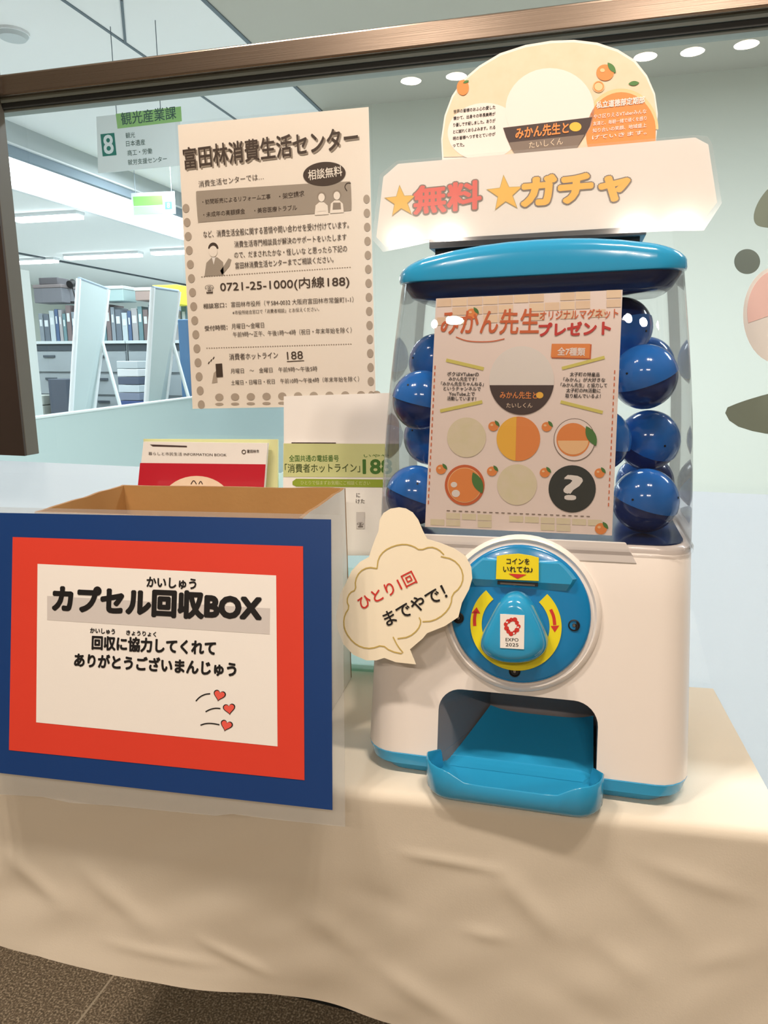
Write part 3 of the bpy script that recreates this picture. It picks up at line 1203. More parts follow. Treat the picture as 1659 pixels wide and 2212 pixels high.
def tring(ins, zfun):
    ring_ = []
    for (x, y, _z) in rrect(thw - ins, -0.046 + ins, 0.036 - ins, 0.030 - min(ins, .02), 0, tcx):
        xx = x
        if y > 0.0035:
            xx = max(ax0 + 0.002 + ins, min(ax1 - 0.002 - ins, x))
        ring_.append((xx, y, zfun(x, y)))
    return ring_


mb = MB()
mb.loft([tring(.012, lambda x, y: 0.0035 if y < 0.0 else 0.0075), tring(.004, lambda x, y: 0.005 if y < 0 else 0.008),
         tring(0.0, lambda x, y: 0.011 if y < 0 else 0.009), tring(0.0, rim), tring(.0012, lambda x, y: rim(x, y) + .0012), tring(.0028, rim),
         tring(.005, lambda x, y: min(TF + 0.004, rim(x, y))), tring(.012, lambda x, y: TF)], M_lblue)
# ramp that climbs into the machine
vs, fs = [], []
for i in range(13):
    y = 0.016 + 0.10 * i / 12
    z = TF + 0.0004 + 0.0235 * (max(0, i - 1) / 11.0) ** 1.15
    xl = ax0 + 0.003 + (-0.045 - ax0) * min(1, max(0, y - .012) / 0.108)
    for k in range(13):
        x = xl + (ax1 - 0.002 - xl) * k / 12
        vs.append((x, y, z + 0.006 * (abs(k - 6) / 6.0) ** 4 * (i / 12)))
for i in range(12):
    for k in range(12):
        a_ = i * 13 + k
        fs.append((a_, a_ + 1, a_ + 14, a_ + 13))
mb.add(vs, fs, M_lblue)
mb.build('capsule_tray', mach, smooth=50, label='blue capsule tray with scooped lip')

# white arched housing around the dial and the ledge panel above
dc = fp(1121, 1327, 0.012)
mb = MB()


def circ(c, r, h, n=64, a0=0, sx=1.0):
    return [(c.x + r * sx * math.cos(2 * PI * i / n), c.y + r * math.sin(2 * PI * i / n), h) for i in range(n)]


mb.loft([circ(dc, .0865, -0.004), circ(dc, .0865, 0.008), circ(dc, .085, 0.0105), circ(dc, .0815, 0.012), circ(dc, .079, 0.0095)], M_body, cap0=False)
mb.build('dial_housing', mach, smooth=40, M=FD)
# pale ledge strip across the front under the dome
l0, l1 = fp(905, 1152, .002), fp(1352, 1168, .002)
mb = MB()
lz = 0.2555 / math.cos(phi)
mb.add([(l0.x, lz - .004, .001), (l1.x + .012, lz - .004, .001), (l1.x, lz + .018, .001), (l0.x, lz + .018, .001),
        (l0.x, lz - .004, -.03), (l1.x + .012, lz - .004, -.03), (l1.x, lz + .018, -.03), (l0.x, lz + .018, -.03)],
       [(0, 1, 2, 3), (7, 6, 5, 4), (0, 4, 5, 1), (1, 5, 6, 2), (2, 6, 7, 3), (3, 7, 4, 0)], M_ledge)
mb.build('ledge_panel', mach, M=FF, bevel=0.001)

# dial plate and its pieces
mb = MB()
mb.loft([circ(dc, .0755, 0.008), circ(dc, .0755, 0.0135), circ(dc, .0742, 0.0150), circ(dc, .072, 0.0158), circ(dc, .060, 0.0175), circ(dc, .040, 0.0185), circ(dc, .01, 0.019)], M_dial, cap0=False)
dial = mb.build('dial_plate', mach, smooth=45, M=FD, label='round blue dial plate')
# raised band of the coin housing, clipped by the circle
zt_, zb_ = fp(1120, 1209, .02).y - dc.y, fp(1120, 1272, .02).y - dc.y
R_ = .0725


def chord(y):
    return math.sqrt(max(0, R_ * R_ - y * y))


prof = []
for i in range(13):
    y = zt_ + (zb_ - zt_) * i / 12
    prof.append(y)
vs, fs = [], []
for i, y in enumerate(prof):
    c_ = chord(y) - (0.0 if i < 8 else (i - 7) * 0.0028)
    hh = 0.0235 if 1 <= i <= 9 else (0.0185 if i in (0, 12) else 0.0235 - (i - 9) * 0.0017)
    for u, h_ in ((-c_, .016), (-c_ + .004, hh), (c_ - .004, hh), (c_, .016)):
        vs.append((dc.x + u, dc.y + y, h_))
for i in range(12):
    for j in range(3):
        k = i * 4 + j
        fs.append((k, k + 4, k + 5, k + 1))
fs.append((0, 1, 2, 3))
fs.append((51, 50, 49, 48))
mb = MB()
mb.add(vs, fs, M_lblue)
mb.build('coin_housing', dial, smooth=30)
# label plate: yellow, with a slot under it
CL = Sheet(MM @ FF, root=dial)
CL.h0 = 0.0262


def lp(x, y):
    return fp(x, y, 0.026)


CL.p = lambda x, y: fp(x, y, 0.0262)
mb = MB()
pl_ = [lp(1070, 1252), lp(1072, 1202), lp(1090, 1199), lp(1118, 1197), lp(1145, 1201), lp(1163, 1206), lp(1163, 1256)]
mb.prism([(p.x, p.y) for p in reversed(pl_)], 0.020, 0.0262, M_yel)
mb.build('coin_label_plate', dial)
CL.begin()
CL.text('コインを', 1093, 1219, 1143, 1220, M_ink, 0.022, 1, h=12.5)
CL.text('いれてね♪', 1086, 1236, 1150, 1238, M_ink, 0.022, 1, h=12.5)
CL.flat([(1097, 1240), (1137, 1242), (1117, 1251)], M_redink, 1)
CL.end('label_print')
mb = MB()
s0, s1 = lp(1073, 1256), lp(1161, 1269)
mb.box(s0.x, s1.x, s1.y, s0.y, 0.0205, 0.0243, M_dark)
mb.box(s0.x + .003, s1.x - .003, s1.y + .0005, s1.y + .0022, 0.0205, 0.0256, M_chrome)
mb.build('coin_slot', dial)
# turn ring with arrows
DR = Sheet(MM @ FF, root=dial)
DR.p = lambda x, y: fp(x, y, 0.0195)
DR.h0 = 0.0192
rc = fp(1112, 1353, .019)
mb = MB()
vs, fs = [], []
NA = 60
for i in range(NA + 1):
    t = math.radians(132 + 276 * i / NA)
    for r in (.0362, .0488):
        for h_ in (0.016, 0.0193):
            pass
    ri = .0365
    ro = .0490
    vs += [(rc.x + ri * math.cos(t), rc.y + ri * math.sin(t), .0195), (rc.x + ro * math.cos(t), rc.y + ro * math.sin(t), .0195),
           (rc.x + ri * math.cos(t), rc.y + ri * math.sin(t), .015), (rc.x + ro * math.cos(t), rc.y + ro * math.sin(t), .015)]
for i in range(NA):
    k = i * 4
    fs += [(k, k + 1, k + 5, k + 4), (k + 1, k + 3, k + 7, k + 5), (k, k + 4, k + 6, k + 2)]
mb.add(vs, fs, M_yel)
mb.build('turn_ring', dial)
DR.begin()
DR.stroke(smooth_line([(1024, 1354), (1023, 1338), (1026, 1322)]), 7, M_redink, 1)
DR.flat([(1017, 1326), (1036, 1327), (1028, 1313)], M_redink, 1)
DR.stroke(smooth_line([(1189, 1318), (1196, 1333), (1198, 1352)]), 7, M_redink, 1)
DR.flat([(1189, 1354), (1208, 1353), (1198, 1368)], M_redink, 1)
DR.end('arrow')
for (sx_, sy_) in ((1240, 1352), (1111, 1452), (989, 1336)):
    c = fp(sx_, sy_, 0.016)
    mb = MB()
    mb.loft([circ(c, .0062, .0160, 20), circ(c, .0062, .0186, 20), circ(c, .0052, .0190, 20), circ(c, .0046, .0174, 20)], M_dark, cap0=False)
    mb.loft([circ(c, .0024, .0172, 16), circ(c, .0016, .0188, 16)], M_chrome, cap0=False)
    mb.build('screw', dial, smooth=40)
# turning knob: rounded triangular grip
kc = fp(1110, 1368, .03)
ko = [(1112, 1278), (1090, 1284), (1072, 1305), (1056, 1335), (1040, 1368), (1034, 1395), (1043, 1414), (1070, 1430), (1108, 1436), (1148, 1432), (1176, 1415), (1185, 1392), (1178, 1362), (1164, 1330), (1150, 1303), (1132, 1284)]
ko = smooth_poly(ko, 2)
kl = [fp(x, y, .03) for x, y in ko][::-1]


def kring(s, h_):
    return [(kc.x + (p.x - kc.x) * s, kc.y + (p.y - kc.y) * s, h_) for p in kl]


mb = MB()
mb.loft([kring(1.0, .014), kring(1.0, .024), kring(.985, .031), kring(.95, .037), kring(.88, .0425), kring(.78, .046), kring(.66, .0475), kring(.4, .048), kring(.05, .048)], M_lblue, cap0=False)
knob = mb.build('turning_knob', mach, smooth=60, M=FD)
ST = Sheet(MM @ FF, root=knob)
ST.p = lambda x, y: fp(x, y, 0.049)
ST.h0 = 0.0485
ST.I = None
mb = MB()
mb.prism([tuple(fp(x, y, .049)) for x, y in ((1079, 1402), (1131, 1405), (1132, 1331), (1079, 1328))], .0478, .0487, M_white)
sticker = mb.build('sticker', knob)
ST.begin()
for i in range(11):
    t = 2 * PI * i / 11
    rx_ = 12.5 + (1.8 if i % 3 == 0 else 0)
    ST.ell(1105 + rx_ * math.cos(t), 1355 + (rx_ + 2) * math.sin(t), 5.4 if i % 2 else 4.4, 5.0 if i % 2 else 4.6, M_redink, 1, n=14)
for (dx_, dy_) in ((-11, -9), (13, 2), (4, 15)):
    ST.ell(1105 + dx_, 1355 + dy_, 2.0, 2.0, M_white, 2, n=10)
ST.text('EXPO', 1091, 1387, 1119, 1388, M_ink, 0, 1, h=7)
ST.text('2025', 1091, 1398, 1119, 1399, M_ink, 0, 1, h=7)
ST.end('sticker_print')

# clear dome
ZD0, ZD1 = 0.262, 0.556
rings = []
for i in range(15):
    t = i / 14.0
    z = ZD0 + (ZD1 - ZD0) * t
    hw = .1745 + (.1575 - .1745) * t + 0.0045 * math.sin(PI * t)
    rings.append(rrect(hw, yf(z) + 0.0008, YB - 0.0 * t, .034, z, n=8))
mb = MB()
mb.loft(rings, M_dome, cap0=False, cap1=False)
mb.build('dome', mach, smooth=50, label='clear plastic dome')
mb = MB()
r0 = rrect(.1765, yf(ZD0) - .0016, YB + .002, .036, ZD0 - .002, n=8)
r1 = rrect(.1765, yf(ZD0) - .0016, YB + .002, .036, ZD0 + .004, n=8)
r2 = rrect(.1750, yf(ZD0) - .0004, YB + .0005, .035, ZD0 + .0045, n=8)
mb.loft([r0, r1, r2], M_dome, cap0=False, cap1=False)
mb.build('dome_flange', mach, smooth=50)
mb = MB()
mb.loft([rrect(.166, yf(.27) + .006, YB - .012, .03, .2697), rrect(.166, yf(.27) + .006, YB - .012, .03, .2712)], M_navy)
mb.build('capsule_floor', mach, label='navy floor inside the dome')
# lid
ZL = 0.5555


def arch(x, y):
    return 0.0215 * (1 - min(1.0, (abs(x) / .158)) ** 2.2)


f0 = yf(ZL)
rings = [rrect(.1565, f0 + .004, YB - .01, .032, ZL), rrect(.1595, f0 - .001, YB, .034, ZL + .0015),
         rrect(.1600, f0 - .0015, YB, .034, ZL + .004)]
for (ins, up) in ((0.0, .0115), (.0015, .0145), (.005, .0172), (.010, .0190), (.016, .0193), (.026, .0160), (.118, .0156)):
    k = min(1.0, up / .0206)
    rings.append(rrect(.1595 - ins, f0 + ins * .8, YB - ins * .8, max(.004, .034 - ins * .3), ZL + up, zf=lambda x, y, k=k: arch(x, y) * (k ** 0.8)))
mb = MB()
mb.loft(rings, M_lblue)
mb.build('lid', mach, smooth=50, label='arched turquoise lid')
mb = MB()
mb.loft([rrect(.138, f0 + .02, YB - .03, .03, ZL - .019), rrect(.147, f0 + .012, YB - .02, .03, ZL - .015), rrect(.1535, f0 + .0035, YB - .006, .032, ZL - .004), rrect(.1555, f0 + .002, YB - .004, .032, ZL + .001)], M_navy)
mb.build('lid_underside', mach, smooth=40, label='navy blue underside of the lid')

# ------------------------------------------------------------------ capsules in the dome
def make_capsule(r):
    up, lo = MB(), MB()
    nu, nv = 28, 10

    def hemi(sign, rr, squash):
        rings_ = []
        for j in range(nv + 1):
            t = PI / 2 * j / nv
            rings_.append([(rr * math.cos(t) * math.cos(2 * PI * i / nu) if j < nv else 0.0008 * math.cos(2 * PI * i / nu),
                            rr * math.cos(t) * math.sin(2 * PI * i / nu) if j < nv else 0.0008 * math.sin(2 * PI * i / nu),
                            sign * rr * squash * math.sin(t)) for i in range(nu)])
        return rings_
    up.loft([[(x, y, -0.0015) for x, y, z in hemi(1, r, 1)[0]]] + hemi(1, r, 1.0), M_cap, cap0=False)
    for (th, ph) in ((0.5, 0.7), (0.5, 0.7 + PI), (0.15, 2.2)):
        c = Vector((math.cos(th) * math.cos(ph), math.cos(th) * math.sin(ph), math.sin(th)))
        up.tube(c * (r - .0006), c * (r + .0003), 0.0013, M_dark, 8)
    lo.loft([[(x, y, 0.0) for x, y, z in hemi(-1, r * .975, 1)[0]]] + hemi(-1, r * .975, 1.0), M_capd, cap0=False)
    return up, lo


CR = 0.0365
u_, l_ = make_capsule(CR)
caps = [  # photo x, y, depth behind the dome front, tilt, label
    (916, 783, .115, (0.3, -0.2, 0), 'blue toy capsule, highest of those left of the prize sheet'),
    (900, 866, .047, (0.1, 0.2, 0.4), 'large blue toy capsule in the middle of the pile left of the prize sheet'),
    (925, 945, .125, (2.7, 0.2, 0), 'blue toy capsule with its dark half outward, left of the prize sheet'),
    (889, 1084, .047, (0.2, 0.3, 1.0), 'blue toy capsule lying lowest left of the prize sheet, above the speech bubble card'),
    (1341, 709, .095, (2.9, -0.3, 0), 'dark backed toy capsule, topmost right of the prize sheet'),
    (1392, 815, .052, (0.1, -0.4, 0.3), 'large blue toy capsule upper right of the prize sheet'),
    (1428, 790, .165, (0.4, 0.3, 0.0), 'blue toy capsule peeking out behind the large one at upper right'),
    (1400, 952, .108, (0.5, -0.3, 1.2), 'blue toy capsule in the middle of the pile right of the prize sheet'),
    (1292, 952, .050, (0.2, 0.1, 0.8), 'blue toy capsule mostly hidden behind the prize sheet edge on the right'),
    (1393, 1082, .050, (0.2, -0.2, 2.0), 'blue toy capsule lying lowest right of the prize sheet'),
    (1412, 1120, .190, (2.5, 0.5, 0), 'dark blue toy capsule lying behind the lowest one on the right'),
]
MI = MM.inverted()
pu = pl0 = None
for i, (x, y, dep, tilt, lb) in enumerate(caps):
    P = MM @ Vector((0, dep, 0)) + (MM.to_3x3() @ Vector((0, 0, 0)))
    nrm = (MM.to_3x3() @ Vector((0, -math.cos(phi), math.sin(phi))))
    c = MI @ onplane(x, y, P, nrm)
    # keep each capsule inside the dome and on its floor
    lim = .1745 - .017 * (c.z - .262) / .294 + .0045 * math.sin(PI * (c.z - .262) / .294) - CR - .0012
    c = Vector((max(-lim, min(lim, c.x)), min(c.y, YB - CR - .004), max(c.z, .2713 + CR)))
    c = MM @ c
    r_ = empty('toy_capsule', Matrix.Translation(c) @ Matrix.Rotation(tilt[2], 4, 'Z') @ Matrix.Rotation(tilt[1], 4, 'Y') @ Matrix.Rotation(tilt[0], 4, 'X'), lb, 'capsule', 'toy capsules in the dome')
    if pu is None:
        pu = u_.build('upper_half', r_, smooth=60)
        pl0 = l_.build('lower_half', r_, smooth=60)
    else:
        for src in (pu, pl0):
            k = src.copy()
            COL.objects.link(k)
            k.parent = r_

# ------------------------------------------------------------------ prize sheet behind the dome front
PS_h = -0.0035
M_ps = MM @ FF @ Matrix.Translation((0, 0, PS_h))
ps = Sheet(M_ps, 'prize_sheet', 'peach patterned prize sheet with rows of coloured round badges behind the dome front', 'poster')
ps.paper([(918, 1138), (1322, 1157), (1345, 626), (942, 645)], M_pink, 0.0005, 'paper')
ps.begin()
random.seed(3)
for j in range(3):
    for i in range(12):
        if random.random() < 0.75:
            t = i / 12
            x0, y0 = 944 + 33.3 * i, 644 - 1.7 * i + 20 * j
            ps.flat([(x0, y0 + 19), (x0 + 31, y0 + 18), (x0 + 31, y0 + 1), (x0, y0 + 2)], M_soft if (i + j) % 2 else M_peach, 1)
for j in range(2):
    for i in range(11):
        if random.random() < 0.7:
            x0, y0 = 930 + 34 * i, 1106 + 1.6 * i + 15 * j
            ps.flat([(x0, y0 + 13), (x0 + 30, y0 + 14), (x0 + 30, y0 + 1), (x0, y0)], M_cdisc, 1)
ps.dashes((940, 790), (925, 1095), 22, 2.2, M_orange_d, 2)
ps.dashes((1328, 800), (1314, 1100), 22, 2.2, M_orange_d, 2)
ps.dashes((965, 1103), (1280, 1116), 24, 2.0, M_greyink, 2)
ps.end('pattern_print')
ps.begin()
for (a_, b_) in (((964, 778), (1045, 797)), ((951, 888), (1042, 868)), ((1214, 796), (1306, 772)), ((1211, 868), (1302, 891))):
    ps.stroke([a_, b_], 7, M_lemon, 2)
ps.flat([(1192, 774), (1276, 776), (1278, 744), (1194, 744)], M_orange_d, 2)
ps.flat([(1190, 772), (1273, 774), (1275, 743), (1192, 743)], M_orange, 3)
ps.ell(1127, 822, 70, 74, M_white, 2)
ps.ell(1127, 822, 70, 74, M_brown, 3, a0=188, a1=352)
ps.ell(1166, 854, 8, 7, M_yellow, 4, n=16)
ps.ell(1008, 945, 42, 43, M_cdisc, 2)
ps.ell(1120, 948, 47, 48, M_orange, 2)
ps.ell(1120, 948, 47, 48, M_yellow, 3, a0=95, a1=262)
ps.ell(1241, 950, 45, 46, M_greyink, 2)
ps.ell(1241, 950, 43.5, 44.5, M_pink, 3)
ps.ell(1238, 950, 36, 36, M_orange, 4)
ps.ell(1238, 952, 33, 30, M_orange_l, 5, a0=180, a1=360)
ps.leaf(1277, 942, 24, 1.1, 6)
ps.ell(1004, 1048, 43, 44, M_orange_d, 2)
ps.ell(1004, 1048, 37, 38, M_orange_l, 3)
ps.ell(1004, 1048, 35.5, 36.5, M_orange, 4)
ps.leaf(1032, 1043, 25, 1.15, 6)
ps.ell(981, 1047, 7, 6, M_white, 5, n=16)
ps.ell(985, 1066, 9, 8, M_white, 5, n=16)
ps.ell(1117, 1047, 43, 44, M_cdisc, 2)
ps.ell(1236, 1056, 51, 51, M_dkgreen, 2)
for (x, y) in ((1066, 921), (1181, 922), (953, 1014), (1063, 1018), (1177, 1021), (1295, 1022)):
    ps.orange(x, y, 11, 3)
ps.orange(1020, 678, 12, 3)
ps.orange(1298, 1142, 13, 3)
ps.end('badge_print')
ps.begin()
ps.text('みかん先生', 952, 723, 1163, 721, M_orange_d, 0.02, 3, h=52)
ps.text('オリジナルマグネット', 1166, 692, 1335, 687, M_orange_d, 0.02, 3, h=20)
ps.text('プレゼント', 1164, 726, 1318, 722, M_redink, 0.045, 3, h=27)
ps.text('全7種類', 1204, 768, 1263, 769, M_pink, 0.03, 4, h=17)
ps.stroke(smooth_line([(985, 728), (1010, 738), (1060, 739), (1090, 732)]), 2, M_orange_d, 2)
ps.text('みかん先生と', 1080, 861, 1160, 862, M_orange, 0.02, 5, h=15)
ps.text('たいしくん', 1094, 881, 1150, 881, M_beige, 0.01, 5, h=10)
for k, s in enumerate(('ボクはVTuberの', 'みかん先生です！', '「みかん先生ちゃんねる」', 'というチャンネルで', 'YouTube上で', '活動しています！')):
    hw = (34, 30, 46, 40, 28, 31)[k]
    ps.text(s, 1000 - hw - k * .6, 812 + 10.6 * k, 1000 + hw - k * .6, 813 + 10.6 * k, M_ink, 0.02, 2, h=8.5)
for k, s in enumerate(('太子町の特産品', '「みかん」が大好きな', '「みかん先生」と協力して', '太子町のPR活動に', '取り組んでいるよ！')):
    hw = (32, 45, 50, 37, 38)[k]
    ps.text(s, 1263 - hw - k, 813 + 11.6 * k, 1263 + hw - k, 814 + 11.6 * k, M_ink, 0.02, 2, h=9)
ps.text('?', 1219, 1079, 1255, 1080, M_white, 0.022, 3, h=52)
ps.end('lettering')

# ------------------------------------------------------------------ sign holder, round header sign and banner on the lid
SY = 0.868
Ms = frame(onY(927, 538, SY), (1, 0, 0.0225), (0, 0, 1))
p1 = Ms.inverted() @ onY(1396, 509, SY)
sl = empty('sign_holder', Ms, 'flat grey metal sign holder lying on the blue lid', 'sign holder')
mb = MB()
mb.box(0, p1.x, 0, 0.0105, -0.09, 0, M_slab)
mb.build('plate', sl, bevel=0.001)
mb = MB()
mb.box(0.006, p1.x - 0.006, -0.012, 0.0, -0.09, -0.006, M_gasket)
mb.build('foot', sl)

HY = 0.893
Mh = frame(onY(1190, 330, HY), (1, 0, 0.0225), (0, math.sin(.14), math.cos(.14)))
hs = Sheet(Mh, 'header_sign', 'rounded arch shaped peach header sign standing above the machine lid', 'sign')
out_ = [(955, 340), (953, 300), (960, 250), (976, 207), (1000, 172), (1035, 142), (1080, 115), (1135, 97), (1190, 88), (1240, 86), (1290, 92), (1335, 107), (1372, 130), (1398, 163), (1415, 202), (1421, 245), (1419, 285), (1415, 330), (1415, 430), (1380, 500), (980, 530), (955, 450)]
ol = smooth_poly(out_[:18], 0)
hs.paper(list(reversed(out_)), M_white, 0.002, 'board')
cx_, cy_ = 1188, 330
ins = [(cx_ + (x - cx_) * .985, cy_ + (y - cy_) * .975) for x, y in out_[:18]]
hs.begin()
hs.flat(list(reversed(ins)), M_peach, 1)
hs.ell(1045, 285, 78, 62, M_pink, 2, rot=-0.1)
hs.ell(1188, 238, 96, 90, M_pink, 3)
hs.flat(list(reversed([(1087, 277), (1279, 254), (1274, 274), (1262, 296), (1248, 318), (1234, 334), (1118, 342), (1104, 320), (1094, 298)])), M_brown, 4)
hs.flat(list(reversed([(1100, 309), (1263, 292), (1248, 318), (1234, 334), (1118, 342), (1104, 320)])), M_greyink, 5)
hs.ell(1243, 275, 13, 10, M_yellow, 5, n=18)
hs.ell(1342, 280, 80, 88, M_orange_l, 2, a0=0, a1=180)
rr = [(1342 + 76 * math.cos(math.radians(a)), 290 - 90 * math.sin(math.radians(a))) for a in range(-30, 211, 8)]
rr = [(min(x, 1416), y) for x, y in rr]
hs.flat(rr, M_orange, 3)
hs.orange(1307, 158, 19, 4)
hs.ell(1293, 188, 13, 13, M_orange_l, 4, n=18)
hs.ring(1293, 188, 10, 10, 2, M_orange, 5)
hs.ell(1000, 190, 13, 17, M_orange, 4, n=18)
hs.leaf(1007, 178, 7, -0.4, 5)
hs.leaf(1369, 181, 12, -0.1, 4)
hs.end('pattern_print')
hs.begin()
hs.text('みかん先生と', 1114, 302, 1228, 289, M_orange, 0.03, 6, h=24)
hs.text('たいしくん', 1143, 322, 1216, 313, M_beige, 0.0, 6, h=14)
for k, s in enumerate(('世界の皆様のおふ心わ愛した', '懐かて、出身々の年長美希が', 'り優しです紹しました。ありが', 'とに誠れくおらよみます。れる', '明の皆様へつすをとていかが', 'ってた。')):
    hs.text(s, 980 - 0.3 * k, 246 + 14.5 * k, (1070 if k < 5 else 1003), (236 if k < 5 else 244.5) + 14.5 * k, M_ink, 0.02, 3, h=8)
hs.text('私立道徳部定期部', 1288, 236, 1392, 224, M_white, 0.03, 5, h=15)
for k, s in enumerate(('やさ区りえるVTuberみんな', '友達と、毎朝一緒で頑くを感り', '知り合いの笑顔、地域盛上', 'げていきます。')):
    hs.text(s, 1282 - k, 258 + 15 * k, 1396, 246 + 15 * k, M_white, 0.01, 5, h=9)
hs.end('lettering')

# banner on top, leaning slightly back
BY = 0.858
Mb = frame(onY(1180, 430, BY), (1, 0, 0.0), (0, math.sin(.138), math.cos(.138)))
bn = Sheet(Mb, 'banner_sign', 'long white banner with red and golden lettering and two stars above the lid', 'sign')
oct_ = [(804, 517), (821, 378), (858, 349), (1503, 293), (1528, 296), (1538, 312), (1559, 440), (1520, 499), (1468, 499), (930, 524), (828, 545)]
bn.paper(list(reversed([(813, 512), (828, 382), (860, 354), (1502, 297), (1530, 312), (1549, 437), (1514, 483), (1466, 484), (926, 517), (834, 534)])), M_white, 0.0008, 'paper')
bn.begin()
bn.star(866, 436, 33, M_gold, 1, 0.08, 1.12)
bn.star(866, 436, 33, M_yellow, 2, 0.08)
bn.star(1091, 419, 38, M_gold, 1, 0.08, 1.10)
bn.star(1091, 419, 38, M_yellow, 2, 0.08)
bn.end('star_print')
bn.begin()
bn.text('無料', 895, 463, 1038, 450, M_greyink, 0.075, 1, h=58, ref='無料')
bn.text('無料', 895, 463, 1038, 450, M_coral, 0.036, 2, h=58, ref='無料')
bn.text('ガチャ', 1129, 448, 1356, 430, M_greyink, 0.095, 1, h=62, ref='ガチャ')
bn.text('ガチャ', 1129, 448, 1356, 430, M_yellow, 0.06, 2, h=62, ref='ガチャ')
bn.end('lettering')
bn.paper(list(reversed(oct_)), M_film_b, 0.0006, 'laminate', h=0.0016, label='clear laminate film')

# ------------------------------------------------------------------ speech bubble card on the machine's front
Mc = MM @ FF @ Matrix.Translation((0, 0, 0.030))
bc = Sheet(Mc, 'speech_bubble_card', 'cream cloud shaped speech bubble card with red and black lettering', 'card')
K = 320 / 1659.0


def cp(x, y):
    return (720 + x * K, 1090 + y * K)


oc = [(735, 30), (640, 45), (560, 95), (520, 170), (505, 300), (470, 380), (430, 490), (400, 585), (300, 640), (205, 740), (140, 880), (75, 1000), (55, 1120), (30, 1250), (50, 1400), (110, 1560), (220, 1680), (370, 1745), (480, 1745), (570, 1717), (700, 1765), (925, 1790), (905, 1735), (857, 1622), (1000, 1500), (1050, 1440), (1250, 1360), (1400, 1260), (1440, 1100), (1520, 950), (1555, 830), (1545, 700), (1480, 575), (1350, 490), (1200, 430), (1050, 385), (1000, 290), (950, 170), (890, 90), (810, 42)]
bc.paper([cp(*q_) for q_ in oc], M_cream, 0.0012, 'card')
bc.begin()
for ln in ([(490, 715), (390, 700), (295, 750), (245, 850), (255, 955), (185, 985), (150, 1075), (182, 1150), (130, 1230), (115, 1330), (140, 1430), (220, 1540), (320, 1600), (430, 1612), (550, 1570), (640, 1640), (800, 1675), (725, 1590), (670, 1480)],
           [(720, 1500), (850, 1482), (950, 1400), (985, 1310), (962, 1262)], [(1000, 1310), (1120, 1302), (1240, 1230), (1320, 1120), (1330, 1005), (1420, 930), (1460, 820), (1430, 700), (1340, 610), (1205, 580)],
           [(1240, 560), (1180, 500), (1090, 470), (970, 512), (900, 465), (800, 440), (680, 460), (570, 515), (505, 600), (490, 715)]):
    bc.stroke([cp(*q_) for q_ in smooth_line(ln, 1)], 2.6, M_gold, 1)
bc.end('cloud_outline')
bc.begin()
bc.text('ひとり1回', 783, 1318, 902, 1258, M_redink, 0.015, 2)
bc.text('までやで！', 838, 1353, 968, 1290, M_ink, 0.02, 2)
bc.end('lettering')
# tape tab that fixes the card to the machine
mb = MB()
q0 = bc.p(880, 1260)
mb.box(q0.x - .012, q0.x + .012, q0.y - .012, q0.y + .012, -0.029, -0.0012, M_body)
mb.build('fixing_pad', bc.root)

# ------------------------------------------------------------------ cardboard box with its sign
BW0, BW1 = onplane(55, 1104, MT @ Vector((0, 0, 0.292)), TZ), onplane(618, 1119, MT @ Vector((0, 0, 0.292)), TZ)
BK0, BK1 = onplane(299, 1043, MT @ Vector((0, 0, 0.292)), TZ), onplane(769, 1057, MT @ Vector((0, 0, 0.292)), TZ)
TI = MT.inverted()
c4 = [TI @ p for p in (BW0, BW1, BK1, BK0)]
fy = (c4[0].y + c4[1].y) / 2
by = min((c4[2].y + c4[3].y) / 2, TB - 0.048)
bx0 = (c4[0].x + c4[3].x) / 2
bx1 = (c4[1].x + c4[2].x) / 2
fy = max(fy, 0.004)
Mbox = MT @ Matrix.Translation((bx0, fy, 0.0015))
BWd, BD, BH = bx1 - bx0, by - fy, 0.2905
box = empty('cardboard_box', Mbox, 'open cardboard collection box wrapped in white standing behind its sign', 'box')
th = 0.005
for nm, args in (('front_wall', (0, BWd, 0, th)), ('back_wall', (0, BWd, BD - th, BD)), ('side_wall', (0, th, th, BD - th)), ('side_wall', (BWd - th, BWd, th, BD - th))):
    mb = MB()
    x0, x1, y0, y1 = args
    nseg = 14
    along_x = (x1 - x0) > (y1 - y0)
    vs, fs = [], []
    for i in range(nseg + 1):
        t = i / nseg
        topz = BH + 0.0022 * noise.noise(Vector((t * 5, x0 * 30 + y0 * 20, 2)))
        if nm == 'front_wall':
            topz -= 0.004 * t
        if along_x:
            a0, a1 = (x0 + (x1 - x0) * t, y0), (x0 + (x1 - x0) * t, y1)
        else:
            a0, a1 = (x0, y0 + (y1 - y0) * t), (x1, y0 + (y1 - y0) * t)
        vs += [(a0[0], a0[1], 0), (a1[0], a1[1], 0), (a1[0], a1[1], topz), (a0[0], a0[1], topz)]
    ins_, out__, edg = [], [], []
    for i in range(nseg):
        k = i * 4
        A = (k, k + 4, k + 7, k + 3)
        B = (k + 1, k + 2, k + 6, k + 5)
        edg += [(k + 3, k + 7, k + 6, k + 2), (k, k + 1, k + 5, k + 4)]
        if nm == 'front_wall' or (nm == 'side_wall' and x0 < 0.01):
            out__.append(A)
            ins_.append(B)
        else:
            out__.append(B)
            ins_.append(A)
    edg += [(0, 3, 2, 1), (nseg * 4, nseg * 4 + 1, nseg * 4 + 2, nseg * 4 + 3)]
    mb.add(vs, out__, M_wrap)
    mb.add(vs, ins_, M_card)
    mb.add(vs, edg, M_cardedge)
    mb.build(nm, box)
mb = MB()
mb.box(th, BWd - th, th, BD - th, 0, 0.004, M_card)
mb.build('bottom', box)
